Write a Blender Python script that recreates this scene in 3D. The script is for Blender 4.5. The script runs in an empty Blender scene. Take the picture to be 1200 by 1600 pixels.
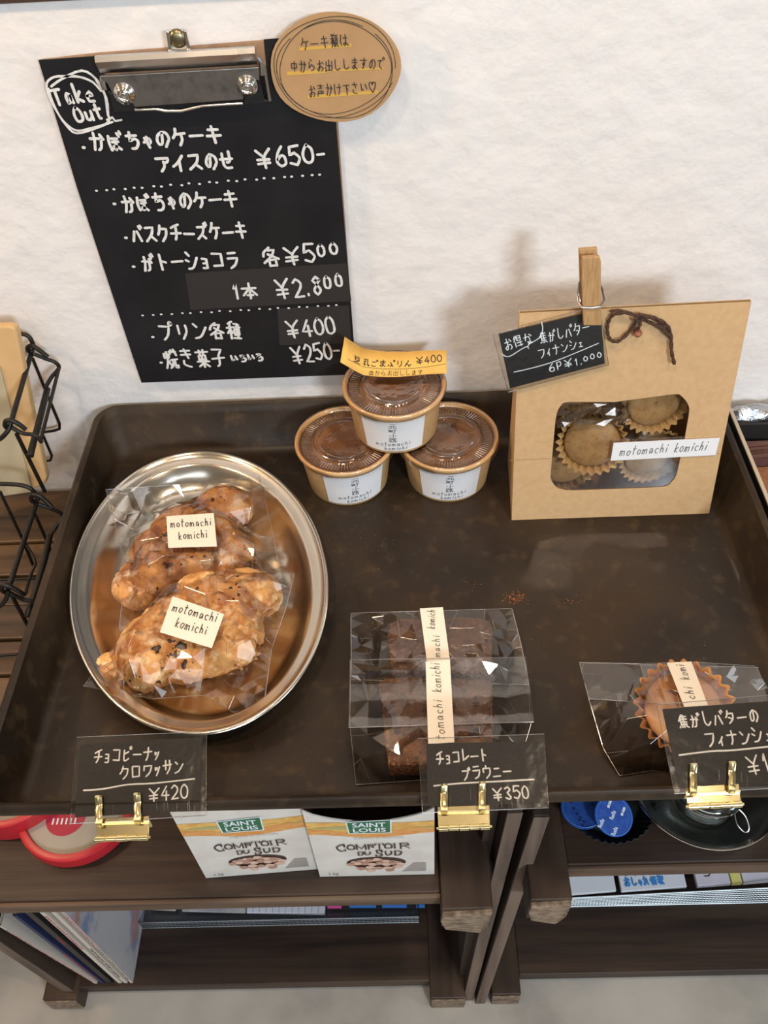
import bpy, bmesh, math, random
from mathutils import Vector, Matrix, noise
from mathutils.geometry import delaunay_2d_cdt
random.seed(7)
SC = bpy.context.scene
COL = SC.collection

# ------------------------------------------------------------------ camera
CAMP = Vector((0, -.66, 1.30)); FPX = 1353.0
def _axes(p, r, y):
    f0 = Vector((math.sin(y), math.cos(y), 0)); rt = Vector((math.cos(y), -math.sin(y), 0)); up = Vector((0, 0, 1))
    fw = f0*math.cos(p) - up*math.sin(p); u2 = f0*math.sin(p) + up*math.cos(p)
    return rt*math.cos(r) + u2*math.sin(r), -rt*math.sin(r) + u2*math.cos(r), fw
CA, CB, CC = _axes(math.radians(47.87), math.radians(-3.67), math.radians(-2.31))
cam = bpy.data.cameras.new('camera'); cam.sensor_fit = 'VERTICAL'; cam.sensor_height = 24; cam.lens = FPX/1600*24
cam.clip_start = .01
co = bpy.data.objects.new('camera', cam); COL.objects.link(co)
co.matrix_world = Matrix(((CA.x, CB.x, -CC.x, CAMP.x), (CA.y, CB.y, -CC.y, CAMP.y), (CA.z, CB.z, -CC.z, CAMP.z), (0, 0, 0, 1)))
SC.camera = co
# ------------------------------------------------------------------ light
W = bpy.data.worlds.new('world'); SC.world = W; W.use_nodes = True
W.node_tree.nodes['Background'].inputs[0].default_value = (.90, .78, .63, 1)
W.node_tree.nodes['Background'].inputs[1].default_value = .20
def aim(o, t): o.rotation_euler = (Vector(t)-o.location).to_track_quat('-Z', 'Y').to_euler()
def area(loc, tgt, sx, sy, power, color):
    l = bpy.data.lights.new('window_and_fill_light', 'AREA'); l.shape = 'RECTANGLE'; l.size = sx; l.size_y = sy; l.energy = power; l.color = color
    o = bpy.data.objects.new('window_and_fill_light', l); COL.objects.link(o); o.location = loc; aim(o, tgt); return o
def bulb(loc, power, color, r=.04, spot=None, tgt=None):
    l = bpy.data.lights.new('ceiling_lamp', 'SPOT' if spot else 'POINT'); l.energy = power; l.color = color; l.shadow_soft_size = r
    o = bpy.data.objects.new('ceiling_lamp', l); COL.objects.link(o); o.location = loc
    if spot: l.spot_size = math.radians(spot); l.spot_blend = .6; aim(o, tgt)
    return o
area((1.05, -2.6, 2.0), (.1, 0, .85), .42, .34, 44, (.80, .90, 1))            # daylight through the shop window, front right
area((-.3, -2.9, 2.1), (0, 0, .9), 2.4, .9, 20, (.86, .93, 1))                # wide pale fill light, added behind the camera
area((2.2, -1.2, 1.5), (.2, 0, 1.0), .8, 1.0, 12, (.80, .90, 1))             # side window at the right
bulb((-.92, -.30, 1.58), 16, (1, .66, .37), .03)                            # warm lamp at the left
bulb((-.30, -.62, 2.25), 24, (1, .76, .53), .05)                             # warm lamp over the table
bulb((.45, -.70, 2.3), 22, (1, .80, .60), .05)                                # warm lamp at the right

SC.view_settings.view_transform = 'Standard'; SC.view_settings.look = 'None'
SC.view_settings.gamma = 1; SC.view_settings.use_curve_mapping = False; SC.view_settings.exposure = 0.0

# ------------------------------------------------------------------ helpers: pixels of the photo -> points in the place
def ray(u, v): return CA*(u-600) - CB*(v-800) + CC*FPX
def AY(u, v, y): d = ray(u, v); return CAMP + d*((y-CAMP.y)/d.y)
def AZ(u, v, z): d = ray(u, v); return CAMP + d*((z-CAMP.z)/d.z)
class Pl:
    def __init__(s, O, U, V):
        s.O = Vector(O); s.U = Vector(U).normalized(); V = Vector(V); V = V - s.U*V.dot(s.U); s.V = V.normalized(); s.N = s.U.cross(s.V)
        if s.N.dot(CAMP-s.O) < 0: s.N = -s.N
    def p(s, u, v, e=0):
        O = s.O + s.N*e; d = ray(u, v); return CAMP + d*((O-CAMP).dot(s.N)/d.dot(s.N))
    def uv(s, u, v): q = s.p(u, v)-s.O; return q.dot(s.U), q.dot(s.V)
    def w(s, a, b, e=0): return s.O + s.U*a + s.V*b + s.N*e

# ------------------------------------------------------------------ helpers: meshes
class MB:
    def __init__(s): s.v = []; s.f = []; s.m = []
    def add(s, vs, fs, mi=0):
        n = len(s.v); s.v += [Vector(v) for v in vs]; s.f += [tuple(i+n for i in f) for f in fs]; s.m += [mi]*len(fs); return s
    def box(s, a, b, M=None, mi=0):
        (x0, y0, z0), (x1, y1, z1) = a, b
        vs = [Vector(p) for p in ((x0,y0,z0),(x1,y0,z0),(x1,y1,z0),(x0,y1,z0),(x0,y0,z1),(x1,y0,z1),(x1,y1,z1),(x0,y1,z1))]
        if M: vs = [M @ p for p in vs]
        return s.add(vs, [(0,3,2,1),(4,5,6,7),(0,1,5,4),(1,2,6,5),(2,3,7,6),(3,0,4,7)], mi)
    def prism(s, pts, d, mi=0):
        pts = [Vector(p) for p in pts]; d = Vector(d); n = len(pts)
        s.add(pts + [p+d for p in pts], [tuple(range(n))[::-1], tuple(range(n, 2*n))] + [(i, (i+1) % n, n+(i+1) % n, n+i) for i in range(n)], mi); return s
    def tube(s, pts, r, n=8, closed=False, mi=0, taper=None):
        pts = [Vector(p) for p in pts]; N = len(pts); rings = []; up = Vector((.13, .31, .94)); px = None
        for i, p in enumerate(pts):
            a = pts[(i-1) % N] if (closed or i > 0) else p; b = pts[(i+1) % N] if (closed or i < N-1) else p
            t = (b-a).normalized()
            if px is None: px = t.cross(up).normalized() if abs(t.dot(up)) < .95 else t.cross(Vector((1,0,0))).normalized()
            px = (px - t*px.dot(t)).normalized(); py = t.cross(px); rr = r*(taper[i] if taper else 1)
            rings.append([p + (px*math.cos(2*math.pi*k/n) + py*math.sin(2*math.pi*k/n))*rr for k in range(n)])
        vs = [q for rg in rings for q in rg]; fs = []
        for i in range(N if closed else N-1):
            j = (i+1) % N
            fs += [(i*n+k, i*n+(k+1) % n, j*n+(k+1) % n, j*n+k) for k in range(n)]
        if not closed: fs += [tuple(range(n))[::-1], tuple(range((N-1)*n, N*n))]
        return s.add(vs, fs, mi)
    def lathe(s, prof, c=(0,0,0), n=48, mi=0, rad=None, M=None):
        c = Vector(c); vs = []; fs = []
        for i, (r, z) in enumerate(prof):
            for k in range(n):
                a = 2*math.pi*k/n; x, y = (rad(r, a, i) if rad else (r*math.cos(a), r*math.sin(a)))
                q = Vector((x, y, z)); q = M @ q if M else q; vs.append(c+q)
        for i in range(len(prof)-1):
            fs += [(i*n+k, i*n+(k+1) % n, (i+1)*n+(k+1) % n, (i+1)*n+k) for k in range(n)]
        return s.add(vs, fs, mi)
    def disc(s, r, z, c=(0,0,0), n=48, mi=0, M=None, up=True):
        c = Vector(c); vs = [(M or Matrix()) @ Vector((r*math.cos(2*math.pi*k/n), r*math.sin(2*math.pi*k/n), z)) + c for k in range(n)]
        return s.add(vs, [tuple(range(n)) if up else tuple(range(n))[::-1]], mi)
    def build(s, name, mats, parent=None, loc=None, smooth=False, sharp=35, bevel=0, solid=0, label=None):
        me = bpy.data.meshes.new(name); off = Vector(loc) if loc is not None else (PW[parent] if parent else Vector())
        me.from_pydata([v-off for v in s.v], [], s.f)
        mats = mats if isinstance(mats, (list, tuple)) else [mats]
        for m in mats: me.materials.append(m)
        if len(mats) > 1: me.polygons.foreach_set('material_index', s.m)
        me.validate()
        bm = bmesh.new(); bm.from_mesh(me); bmesh.ops.recalc_face_normals(bm, faces=bm.faces); bm.to_mesh(me); bm.free()
        if smooth:
            me.shade_smooth()
            if sharp: me.set_sharp_from_angle(angle=math.radians(sharp))
        o = bpy.data.objects.new(name, me); COL.objects.link(o)
        if parent: o.parent = parent; PW[o] = PW[parent]
        else: o.location = off; PW[o] = off
        if bevel:
            b = o.modifiers.new('bevel', 'BEVEL'); b.width = bevel; b.segments = 2; b.limit_method = 'ANGLE'
        if solid:
            b = o.modifiers.new('solidify', 'SOLIDIFY'); b.thickness = solid; b.offset = 0
        if label: o['label'] = label
        return o
PW = {}
def tag(o, label=None, cat=None, group=None, kind=None):
    if label: o['label'] = label
    if cat: o['category'] = cat
    if group: o['group'] = group
    if kind: o['kind'] = kind
    return o
def thing(name, label, cat, loc, group=None):
    o = bpy.data.objects.new(name, None); COL.objects.link(o); o.location = loc; o.empty_display_size = .02; PW[o] = Vector(loc)
    return tag(o, label, cat, group)
def copy_tree(src, loc):
    c = src.copy(); COL.objects.link(c); c.location = loc; PW[c] = Vector(loc)
    def rec(a, b):
        for ch in list(a.children):
            d = ch.copy(); COL.objects.link(d); d.parent = b; rec(ch, d)
    rec(src, c); return c

# ------------------------------------------------------------------ helpers: materials
def new_mat(name):
    m = bpy.data.materials.new(name); m.use_nodes = True; return m, m.node_tree, m.node_tree.nodes['Principled BSDF']
def mat(name, c, rough=.5, metal=0, spec=.5, c2=None, ns=60, stretch=(1,1,1), lo=.35, hi=.65, bump=0, bs=None, bdist=.001, detail=6, trans=0, alpha=1, coat=0, r2=None, sub=0, c3=None, ns3=8, lo3=.4, hi3=.7, aniso=0):
    m, t, p = new_mat(name); N = t.nodes; L = t.links
    p.inputs['Base Color'].default_value = (*c, 1); p.inputs['Roughness'].default_value = rough; p.inputs['Metallic'].default_value = metal
    p.inputs['Specular IOR Level'].default_value = spec; p.inputs['Transmission Weight'].default_value = trans; p.inputs['Alpha'].default_value = alpha
    p.inputs['Coat Weight'].default_value = coat; p.inputs['Coat Roughness'].default_value = .1
    if sub: p.inputs['Subsurface Weight'].default_value = sub; p.inputs['Subsurface Scale'].default_value = .004
    if c2 or bump or r2 is not None or c3:
        tc = N.new('ShaderNodeTexCoord'); mp = N.new('ShaderNodeMapping'); mp.inputs['Scale'].default_value = stretch
        L.new(tc.outputs['Object'], mp.inputs[0])
        def nz(scale, lo, hi, d=detail):
            n = N.new('ShaderNodeTexNoise'); n.inputs['Scale'].default_value = scale; n.inputs['Detail'].default_value = d; L.new(mp.outputs[0], n.inputs['Vector'])
            r = N.new('ShaderNodeMapRange'); r.inputs['From Min'].default_value = lo; r.inputs['From Max'].default_value = hi; L.new(n.outputs['Fac'], r.inputs[0]); return n, r
        n, r = nz(ns, lo, hi); last = None
        if c2:
            mx = N.new('ShaderNodeMix'); mx.data_type = 'RGBA'; mx.inputs['A'].default_value = (*c, 1); mx.inputs['B'].default_value = (*c2, 1)
            L.new(r.outputs[0], mx.inputs['Factor']); last = mx.outputs['Result']
        if c3:
            _, r3 = nz(ns3, lo3, hi3); mx3 = N.new('ShaderNodeMix'); mx3.data_type = 'RGBA'; mx3.inputs['A'].default_value = (*c, 1)
            if last: L.new(last, mx3.inputs['A'])
            mx3.inputs['B'].default_value = (*c3, 1); L.new(r3.outputs[0], mx3.inputs['Factor']); last = mx3.outputs['Result']
        if last: L.new(last, p.inputs['Base Color'])
        if r2 is not None:
            q = N.new('ShaderNodeMapRange'); q.inputs['To Min'].default_value = rough; q.inputs['To Max'].default_value = r2
            q.inputs['From Min'].default_value = lo; q.inputs['From Max'].default_value = hi; L.new(n.outputs['Fac'], q.inputs[0]); L.new(q.outputs[0], p.inputs['Roughness'])
        if bump:
            b = N.new('ShaderNodeBump'); b.inputs['Strength'].default_value = bump; b.inputs['Distance'].default_value = bdist
            n2, _ = nz(bs or ns, 0, 1); L.new(n2.outputs['Fac'], b.inputs['Height']); L.new(b.outputs[0], p.inputs['Normal'])
    return m
def wood(name, c, c2, axis='x', rough=.55, bump=.5, c3=None, lo3=.5, hi3=.75):
    st = {'x': (.06, 1, 1), 'y': (1, .06, 1), 'z': (1, 1, .06)}[axis]
    return mat(name, c, rough, c2=c2, ns=90, stretch=st, lo=.3, hi=.7, bump=bump, bs=160, bdist=.0006, c3=c3, ns3=30, lo3=lo3, hi3=hi3)
def film(name, rough=.04, tint=(1,1,1), base=.02, ior=1.5, bump=0, bs=60, gc=(1,1,1)):
    m = bpy.data.materials.new(name); m.use_nodes = True; t = m.node_tree; N = t.nodes; L = t.links; N.clear()
    o = N.new('ShaderNodeOutputMaterial'); tr = N.new('ShaderNodeBsdfTransparent'); gl = N.new('ShaderNodeBsdfGlossy'); mx = N.new('ShaderNodeMixShader')
    fr = N.new('ShaderNodeFresnel'); fr.inputs[0].default_value = ior; ad = N.new('ShaderNodeMath'); ad.operation = 'MULTIPLY_ADD'; ad.inputs[1].default_value = 1.2; ad.inputs[2].default_value = base; ad.use_clamp = True
    tr.inputs[0].default_value = (*tint, 1); gl.inputs['Roughness'].default_value = rough; gl.inputs[0].default_value = (*gc, 1)
    L.new(fr.outputs[0], ad.inputs[0]); L.new(ad.outputs[0], mx.inputs[0]); L.new(tr.outputs[0], mx.inputs[1]); L.new(gl.outputs[0], mx.inputs[2]); L.new(mx.outputs[0], o.inputs[0])
    if bump:
        tc = N.new('ShaderNodeTexCoord'); n = N.new('ShaderNodeTexNoise'); n.inputs['Scale'].default_value = bs; L.new(tc.outputs['Object'], n.inputs['Vector'])
        b = N.new('ShaderNodeBump'); b.inputs['Strength'].default_value = bump; b.inputs['Distance'].default_value = .004
        L.new(n.outputs['Fac'], b.inputs['Height']); L.new(b.outputs[0], gl.inputs['Normal'])
    return m
M = {}
M['plaster'] = mat('plaster', (.80, .775, .75), .85, c2=(.76, .735, .71), ns=6, bump=.75, bs=30, bdist=.0055, detail=12)
M['concrete'] = mat('concrete', (.42, .39, .34), .8, c2=(.30, .28, .25), ns=14, c3=(.50, .46, .41), ns3=5, bump=.4, bs=80, bdist=.001)
M['dark_x'] = wood('dark_wood_lengthways', (.050, .027, .017), (.018, .010, .007), 'x', .5, c3=(.085, .048, .028))
M['dark_y'] = wood('dark_wood_front_to_back', (.050, .028, .017), (.022, .012, .008), 'y', .5, c3=(.075, .044, .028))
M['dark_z'] = wood('dark_wood_upright', (.055, .034, .023), (.024, .015, .011), 'z', .6, c3=(.10, .068, .048))
M['edge_x'] = wood('worn_wood_edge', (.15, .09, .055), (.06, .033, .02), 'x', .7, c3=(.24, .17, .11))
M['endgrain'] = mat('end_grain', (.30, .22, .15), .85, c2=(.13, .09, .06), ns=140, stretch=(1,1,2.5), bump=.9, bs=180, bdist=.001, c3=(.07, .045, .03), ns3=50, lo3=.55, hi3=.7)
M['edge_z'] = wood('worn_upright_edge', (.20, .14, .10), (.09, .06, .045), 'z', .75, c3=(.27, .20, .15))
M['plank'] = wood('oiled_plank', (.095, .052, .023), (.030, .016, .008), 'x', .45, c3=(.20, .11, .05), lo3=.45, hi3=.75)
M['tray'] = mat('seasoned_steel', (.020, .013, .008), .38, .05, .32, c2=(.046, .028, .014), ns=9, lo=.38, hi=.66, c3=(.085, .052, .024), ns3=70, lo3=.55, hi3=.90, bump=.35, bs=300, bdist=.0004, r2=.6, detail=12)
M['steel'] = mat('polished_steel', (.80, .78, .74), .16, 1, bump=.06, bs=25, bdist=.001)
M['steel_sat'] = mat('satin_steel', (.72, .70, .68), .26, 1, c2=(.62, .60, .58), ns=30, r2=.34)
M['steel_platter'] = mat('stainless_steel_reflection_tint', (.74, .68, .60), .17, 1, c2=(.66, .59, .50), ns=14, r2=.27)  # gold tint in the colour stands in for warm reflections of the room
M['steel_dull'] = mat('dull_clip_steel', (.36, .34, .33), .34, 1, c2=(.22, .21, .21), ns=120, lo=.45, hi=.75, bump=.1, bs=300)
M['brass'] = mat('bright_brass', (.88, .74, .40), .18, 1, bump=.08, bs=120, bdist=.0005)
M['antique_brass'] = mat('antique_brass', (.26, .22, .13), .35, 1)
M['black_wire'] = mat('black_coated_wire', (.007, .006, .005), .4, 0, .35, c2=(.016, .012, .009), ns=90)
M['black_paper'] = mat('black_menu_paper', (.006, .006, .008), .5, spec=.35, c2=(.011, .011, .013), ns=20, bump=.12, bs=500, bdist=.0003)
M['black_tape'] = mat('charcoal_patch_paper', (.026, .022, .020), .7, spec=.4)
M['black_card'] = mat('black_card', (.014, .012, .011), .6, c2=(.024, .021, .019), ns=500, bump=.25, bs=900, bdist=.0003)
M['black_plastic'] = mat('black_plastic', (.012, .012, .013), .4)
M['mdf'] = mat('brown_board', (.36, .22, .12), .7, c2=(.28, .16, .09), ns=200)
M['chalk'] = mat('white_marker_ink', (.78, .77, .74), .7, c2=(.62, .61, .60), ns=250)
M['white_ink'] = mat('bright_white_ink', (.96, .95, .92), .6)
M['pen'] = mat('black_pen_ink', (.02, .018, .02), .6)
M['pen_soft'] = mat('grey_print_ink', (.10, .09, .09), .6)
M['yellow_hl'] = mat('yellow_highlighter', (.62, .37, .07), .7)
M['kraft'] = mat('kraft_paper', (.62, .40, .20), .75, c2=(.57, .36, .175), ns=180, bump=.25, bs=420, bdist=.0004)
M['kraft_note'] = mat('kraft_note_paper', (.47, .28, .13), .8, c2=(.42, .245, .11), ns=40, bump=.15, bs=500, bdist=.0003)
M['kraft_pouch'] = mat('kraft_pouch_paper', (.66, .43, .20), .7, c2=(.58, .37, .17), ns=30)
M['label'] = mat('white_label_paper', (.83, .82, .82), .6)
M['cream'] = mat('cream_label_paper', (.86, .77, .63), .65)
M['tagyellow'] = mat('orange_yellow_tag_paper', (.88, .52, .12), .7, c2=(.84, .48, .10), ns=100)
M['cup'] = mat('brown_paper_cup', (.60, .38, .17), .5, c2=(.56, .35, .15), ns=100)
M['cuprim'] = mat('cup_rim_paper', (.80, .52, .25), .4)
M['pudding'] = mat('sesame_pudding', (.40, .21, .105), .45, c2=(.33, .165, .08), ns=60)
M['clear'] = film('clear_plastic_lid', .08, (1, .98, .96), .03, 1.5, .25, 120)
M['sleeve'] = film('clear_card_sleeve', .10, (.99, .985, .98), .02, 1.4, .1, 80)
M['cello'] = film('cellophane', .05, (.99, .985, .98), .015, 1.5, .04, 60)
M['weld'] = film('cellophane_edge', .15, (.9, .88, .86), .28, 1.5)
M['window'] = film('bag_window_film', .05, (.97, .94, .91), .025, 1.5, .12, 30)
M['glass'] = film('jar_glass', .03, (.84, .9, .88), .12, 1.5)
M['steel_bowl'] = mat('dark_steel_bowl', (.62, .64, .64), .25, 1)
M['pastry'] = mat('baked_croissant_crust', (.80, .43, .15), .62, spec=.3, c2=(.50, .20, .055), ns=55, lo=.42, hi=.62, c3=(.88, .64, .34), ns3=130, lo3=.52, hi3=.68, bump=1, bs=220, bdist=.002)
M['pastry_dark'] = mat('cocoa_croissant_crust', (.68, .34, .12), .65, spec=.3, c2=(.32, .13, .05), ns=45, lo=.45, hi=.6, c3=(.70, .52, .36), ns3=70, lo3=.54, hi3=.68, bump=1, bs=220, bdist=.002)
M['choc'] = mat('chocolate_chip', (.055, .022, .016), .4)
M['brownie'] = mat('brownie_crumb', (.185, .092, .048), .85, c2=(.105, .048, .026), ns=90, c3=(.27, .145, .08), ns3=260, lo3=.56, hi3=.70, bump=1, bs=260, bdist=.002)
M['brownie_top'] = mat('brownie_crust', (.30, .135, .062), .8, c2=(.10, .042, .022), ns=420, lo=.42, hi=.58, bump=1, bs=420, bdist=.0015)
M['financier'] = mat('financier_crust', (.44, .27, .105), .75, c2=(.33, .18, .065), ns=90, bump=.5, bs=150, bdist=.001, c3=(.26, .13, .045), ns3=400, lo3=.60, hi3=.68)
M['financier2'] = mat('glazed_financier_crust', (.58, .30, .12), .55, c2=(.50, .23, .08), ns=60, bump=.3, bs=150)
M['liner'] = mat('fluted_baking_paper', (.50, .31, .12), .6, c2=(.42, .25, .09), ns=60)
M['liner2'] = mat('orange_baking_paper', (.62, .30, .10), .5, c2=(.54, .24, .07), ns=60)
M['twine'] = mat('brown_wool_twine', (.060, .028, .018), .95, bump=1, bs=900, bdist=.001, c2=(.10, .05, .03), ns=600)
M['seal'] = mat('copper_bead', (.36, .12, .05), .5, c2=(.2, .06, .03), ns=300)
M['pin_wood'] = mat('clothespin_wood', (.50, .30, .13), .6, c2=(.38, .21, .085), ns=90, stretch=(6,6,.6), bump=.3)
M['cinnamon'] = mat('cinnamon_powder', (.55, .20, .05), .9)
M['crumb'] = mat('pale_crumb', (.55, .40, .22), .8)
M['red'] = mat('red_plastic', (.50, .020, .030), .35)
M['lidpanel'] = mat('frosted_lid_panel', (.42, .38, .32), .35, c2=(.36, .33, .28), ns=20)
M['redprint'] = mat('crimson_print', (.42, .02, .05), .5)
M['boxwhite'] = mat('carton_white', (.66, .61, .54), .55, c2=(.76, .72, .66), ns=30)
M['boxbrown'] = mat('carton_brown_side', (.10, .035, .025), .6)
M['kraftcard'] = mat('carton_inside', (.17, .12, .08), .8)
M['p_orange'] = mat('print_orange', (.72, .24, .05), .55, c2=(.72, .42, .14), ns=110, stretch=(1,1,3))
M['p_yellow'] = mat('print_yellow', (.82, .52, .14), .55, c2=(.70, .34, .08), ns=120)
M['p_olive'] = mat('print_olive', (.42, .42, .18), .55)
M['p_green'] = mat('print_green', (.02, .15, .06), .5)
M['p_brown'] = mat('print_dark_brown', (.06, .03, .025), .55)
M['p_almond'] = mat('print_almond', (.55, .33, .24), .55, c2=(.40, .21, .14), ns=220)
M['p_almond2'] = mat('print_almond_light', (.70, .47, .36), .55)
M['p_grey'] = mat('print_grey', (.50, .46, .43), .55)
M['blue_foil'] = mat('blue_foil_lid', (.045, .13, .50), .35, .2, c2=(.03, .09, .40), ns=200)
M['whiteprint'] = mat('white_print', (.80, .84, .90), .5)
M['dark_tin'] = mat('dark_fluted_tin', (.05, .055, .06), .35, .7)
M['foil'] = mat('crumpled_foil', (.55, .56, .58), .28, .9, bump=1, bs=30, bdist=.01)
M['leather'] = mat('brown_cloth', (.13, .055, .038), .85, c2=(.085, .035, .025), ns=30, bump=.6, bs=500, bdist=.0005)
M['brown_suede'] = mat('red_brown_suede', (.34, .14, .06), .95, c2=(.26, .10, .045), ns=200, bump=.5, bs=600, bdist=.0005)
M['blackbox'] = mat('black_box_wall', (.012, .010, .010), .6)
M['paper'] = mat('white_paper', (.72, .74, .80), .65)
M['paper_lav'] = mat('lavender_paper', (.62, .58, .66), .65, c2=(.70, .68, .74), ns=30)
M['gridink'] = mat('pale_grid_line', (.42, .44, .52), .6)
M['blue_pack'] = mat('blue_packet', (.05, .20, .60), .4)
M['pink_pack'] = mat('pink_packet', (.80, .08, .32), .4)
M['blue_ink'] = mat('blue_print_ink', (.05, .25, .62), .5)
M['yellow_pack'] = mat('yellow_packet', (.75, .68, .22), .5)
M['mag_white'] = mat('magazine_white', (.60, .54, .47), .6)
M['mag_pages'] = mat('magazine_pages', (.42, .34, .25), .8, c2=(.30, .24, .17), ns=500, stretch=(4,.1,.1))
M['mag_black'] = mat('magazine_black', (.015, .013, .014), .45)
M['mag_red'] = mat('magazine_red', (.50, .035, .045), .5)
M['mag_teal'] = mat('magazine_teal', (.03, .22, .20), .5)
M['mag_navy'] = mat('magazine_navy', (.02, .03, .09), .5)
M['mag_art'] = mat('magazine_watercolour_cover', (.46, .45, .46), .5, c2=(.20, .24, .38), ns=16, lo=.50, hi=.62, c3=(.40, .22, .20), ns3=14, lo3=.54, hi3=.64)
M['wiremesh'] = mat('silver_mesh_wire', (.62, .68, .70), .35, .6)
M['darkmesh'] = mat('gunmetal_mesh_wire', (.16, .17, .18), .35, .8)

# ------------------------------------------------------------------ handwriting: strokes on a 0-9 grid, y down
G = {
'か':'0363746849 303419 7194','の':'524728162351829587 69','ち':'1282 40356485876939','や':'054382947655 5062 214569','ケ':'302305 2393 636649','ー':'0595',
'キ':'1282 0595 4059','ほ':'100519 3282 3484 62675938476799','は':'100519 3383 60675938476799','ま':'1282 1484 50573918365789','ア':'01918364 535629',
'イ':'804406 5359','ス':'11816509 5699','せ':'0494 707556 21274989','¥':'1054 905459 1585 1787','0':'502215285988958250','1':'235059','2':'124082751999',
'3':'11508244886918','4':'600696 6369','5':'201453966918 2090','6':'7033174988855426','8':'825022548759275482','-':'1585','.':'4849',',':'5938','・':'4546',
'ハ':'3209 6299','ク':'302305 22827639','チ':'804112 0595 515639','ト':'3039 3475','シ':'1032 0425 195893','ヨ':'118189 2585 1989','コ':'118188 1888','ラ':'2080 13937739',
'各':'401204 31715407 3396 3639 367679 3979','本':'0393 5059 5317 5397 3777','フ':'11917639','リ':'2126 717549','ン':'1133 195893',
'種':'4011 0343 2129 2406 2446 8251 4393 5457 548487 5787 5686 7179 4999','焼':'0204 212509 2548 0314 4234 4191 6052 8093 4595 655839 75799998',
'き':'1181 1383 4065 26285979','菓':'0191 3032 6062 2326 237376 2676 2575 4359 0696 5719 5799','子':'118154 545839 0595','い':'112746 7296','ろ':'21711664967939',
'類':'1021 5041 0343 3035 3216 3257 0656 3519 3759 5191 6267 628287 6787 6484 6759 7899','中':'1216 128286 1686 5059','ら':'3051 221754867849',
'お':'1363 4047291755868869 7193','出':'5059 11159591 06099996','し':'20275987','す':'0292 60654644655739','て':'1181434779','声':'1191 5053 2373 2585 8587 2787 5557 251709',
'け':'100519 3393 707659','下':'0191 5159 5375','さ':'1282 4065 26285979','♡':'591411415361919459','ツ':'1124 4153 917539','ロ':'1118 118188 1888','ワ':'1114 11917639',
'サ':'0393 3036 707549','ニ':'2272 0888','ウ':'4042 1215 12928649','レ':'202895','ヒ':'8224 21284988','ナ':'0393 505639','焦':'3004 2127 4030 2181 2383 2585 5057 2787 1809 3839 5859 7899',
'タ':'302305 22827639 3566','エ':'2282 5258 0898','得':'2002 3104 1519 4044 408084 4484 4282 3696 3898 7579','な':'0353 3016 7193 636849376899','P':'2029 2070836525',
'豆':'1080 2225 227275 2575 3738 6657 0999','乳':'5010 1213 3233 5242 0444 0747 3439 70789997','こ':'2282 172989','ふ':'4152 53665938 2608 7699','り':'2126 717649','ん':'500935566996',
'奥':'5041 1216 128286 3343 5256 3474 0797 5719 5799','元':'2080 0494 343709 64689997','町':'0206 024246 0646 2226 0444 5292 727859','小':'505949 2406 7496',
'路':'0003 003033 0333 1329 0509 0949 6043 519144 5398 5659 568689 5989','m':'1419 153449 457489','o':'54252859788554','t':'404869 1383','a':'75442639687589','c':'8554264989',
'h':'2029 26547679','i':'5459 5152','k':'2029 742789','T':'0191 4149','e':'268664263989','u':'24285987 8489','O':'502215285988958250','女':'402529 7549 0494','情':'2029 0305 3243 5191 6061 5383 4595 5659 5686 8689','報':'0151 3035 0454 0757 3539 6169 6191 9193 6484 846699',
'れ':'2029 03352709 35526779','C':'826013164998 8284','M':'1911 114784 8489 8489','D':'2129 21619497692929','S':'825021346587491917 8284','U':'1116398681','R':'2129 217183 7325 4589','I':'5159','N':'1911 111999 9991','L':'111999 9997','A':'0951 5199 2676',
'g':'75442638758444 757859','K':'2029 7325 4589','z':'24842989','x':'2489 8429','/':'8019','Y':'1054 905459','—':'0595','°':'502215285988958250',
}
G = {k: [[(int(s[i]), int(s[i+1])) for i in range(0, len(s)-1, 2)] for s in v.replace(' 69', '69' if k == 'の' else ' 69').split()] for k, v in G.items()}
DAK = {'が':'か','ぼ':'ほ','バ':'ハ','ズ':'ス','ブ':'フ','ご':'こ','で':'て','ば':'は'}
HAN = {'プ':'フ','ピ':'ヒ','ぷ':'ふ'}
SMALL = {'ゃ':'や','ィ':'イ','ェ':'エ','ョ':'ヨ','ッ':'ツ'}
LAT = set('0123456789motachikTeuOPCMDSURINLAgKzx'); NARROW = {'i': .42, 't': .62, 'm': .85, '.': .35, ',': .35, '1': .45, ' ': .5, 'I': .4, 'M': .95, 'Y': .7}
def glyph(ch):
    if ch == '°': return [[(x*.8, y*.62+.6) for x, y in s] for s in G['°']]
    if ch in SMALL: return [[(x*.68+.8, y*.68+2.9) for x, y in s] for s in G[SMALL[ch]]]
    if ch in DAK: return [[(x*.82, y*.85+1.3) for x, y in s] for s in G[DAK[ch]]] + [[(7.2, .2), (8.1, 2)], [(8.8, -.5), (9.7, 1.2)]]
    if ch in HAN: return [[(x*.82, y*.85+1.3) for x, y in s] for s in G[HAN[ch]]] + [[(8.6+.95*math.cos(a*.785), .7+.95*math.sin(a*.785)) for a in range(9)]]
    return G.get(ch, [])
def advance(ch):
    if ch in NARROW: return NARROW[ch]
    if ch == '°': return .62
    if ch in SMALL: return .75
    if ch in LAT: return .68
    if ch in '-・': return .6
    return 1.0
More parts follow.
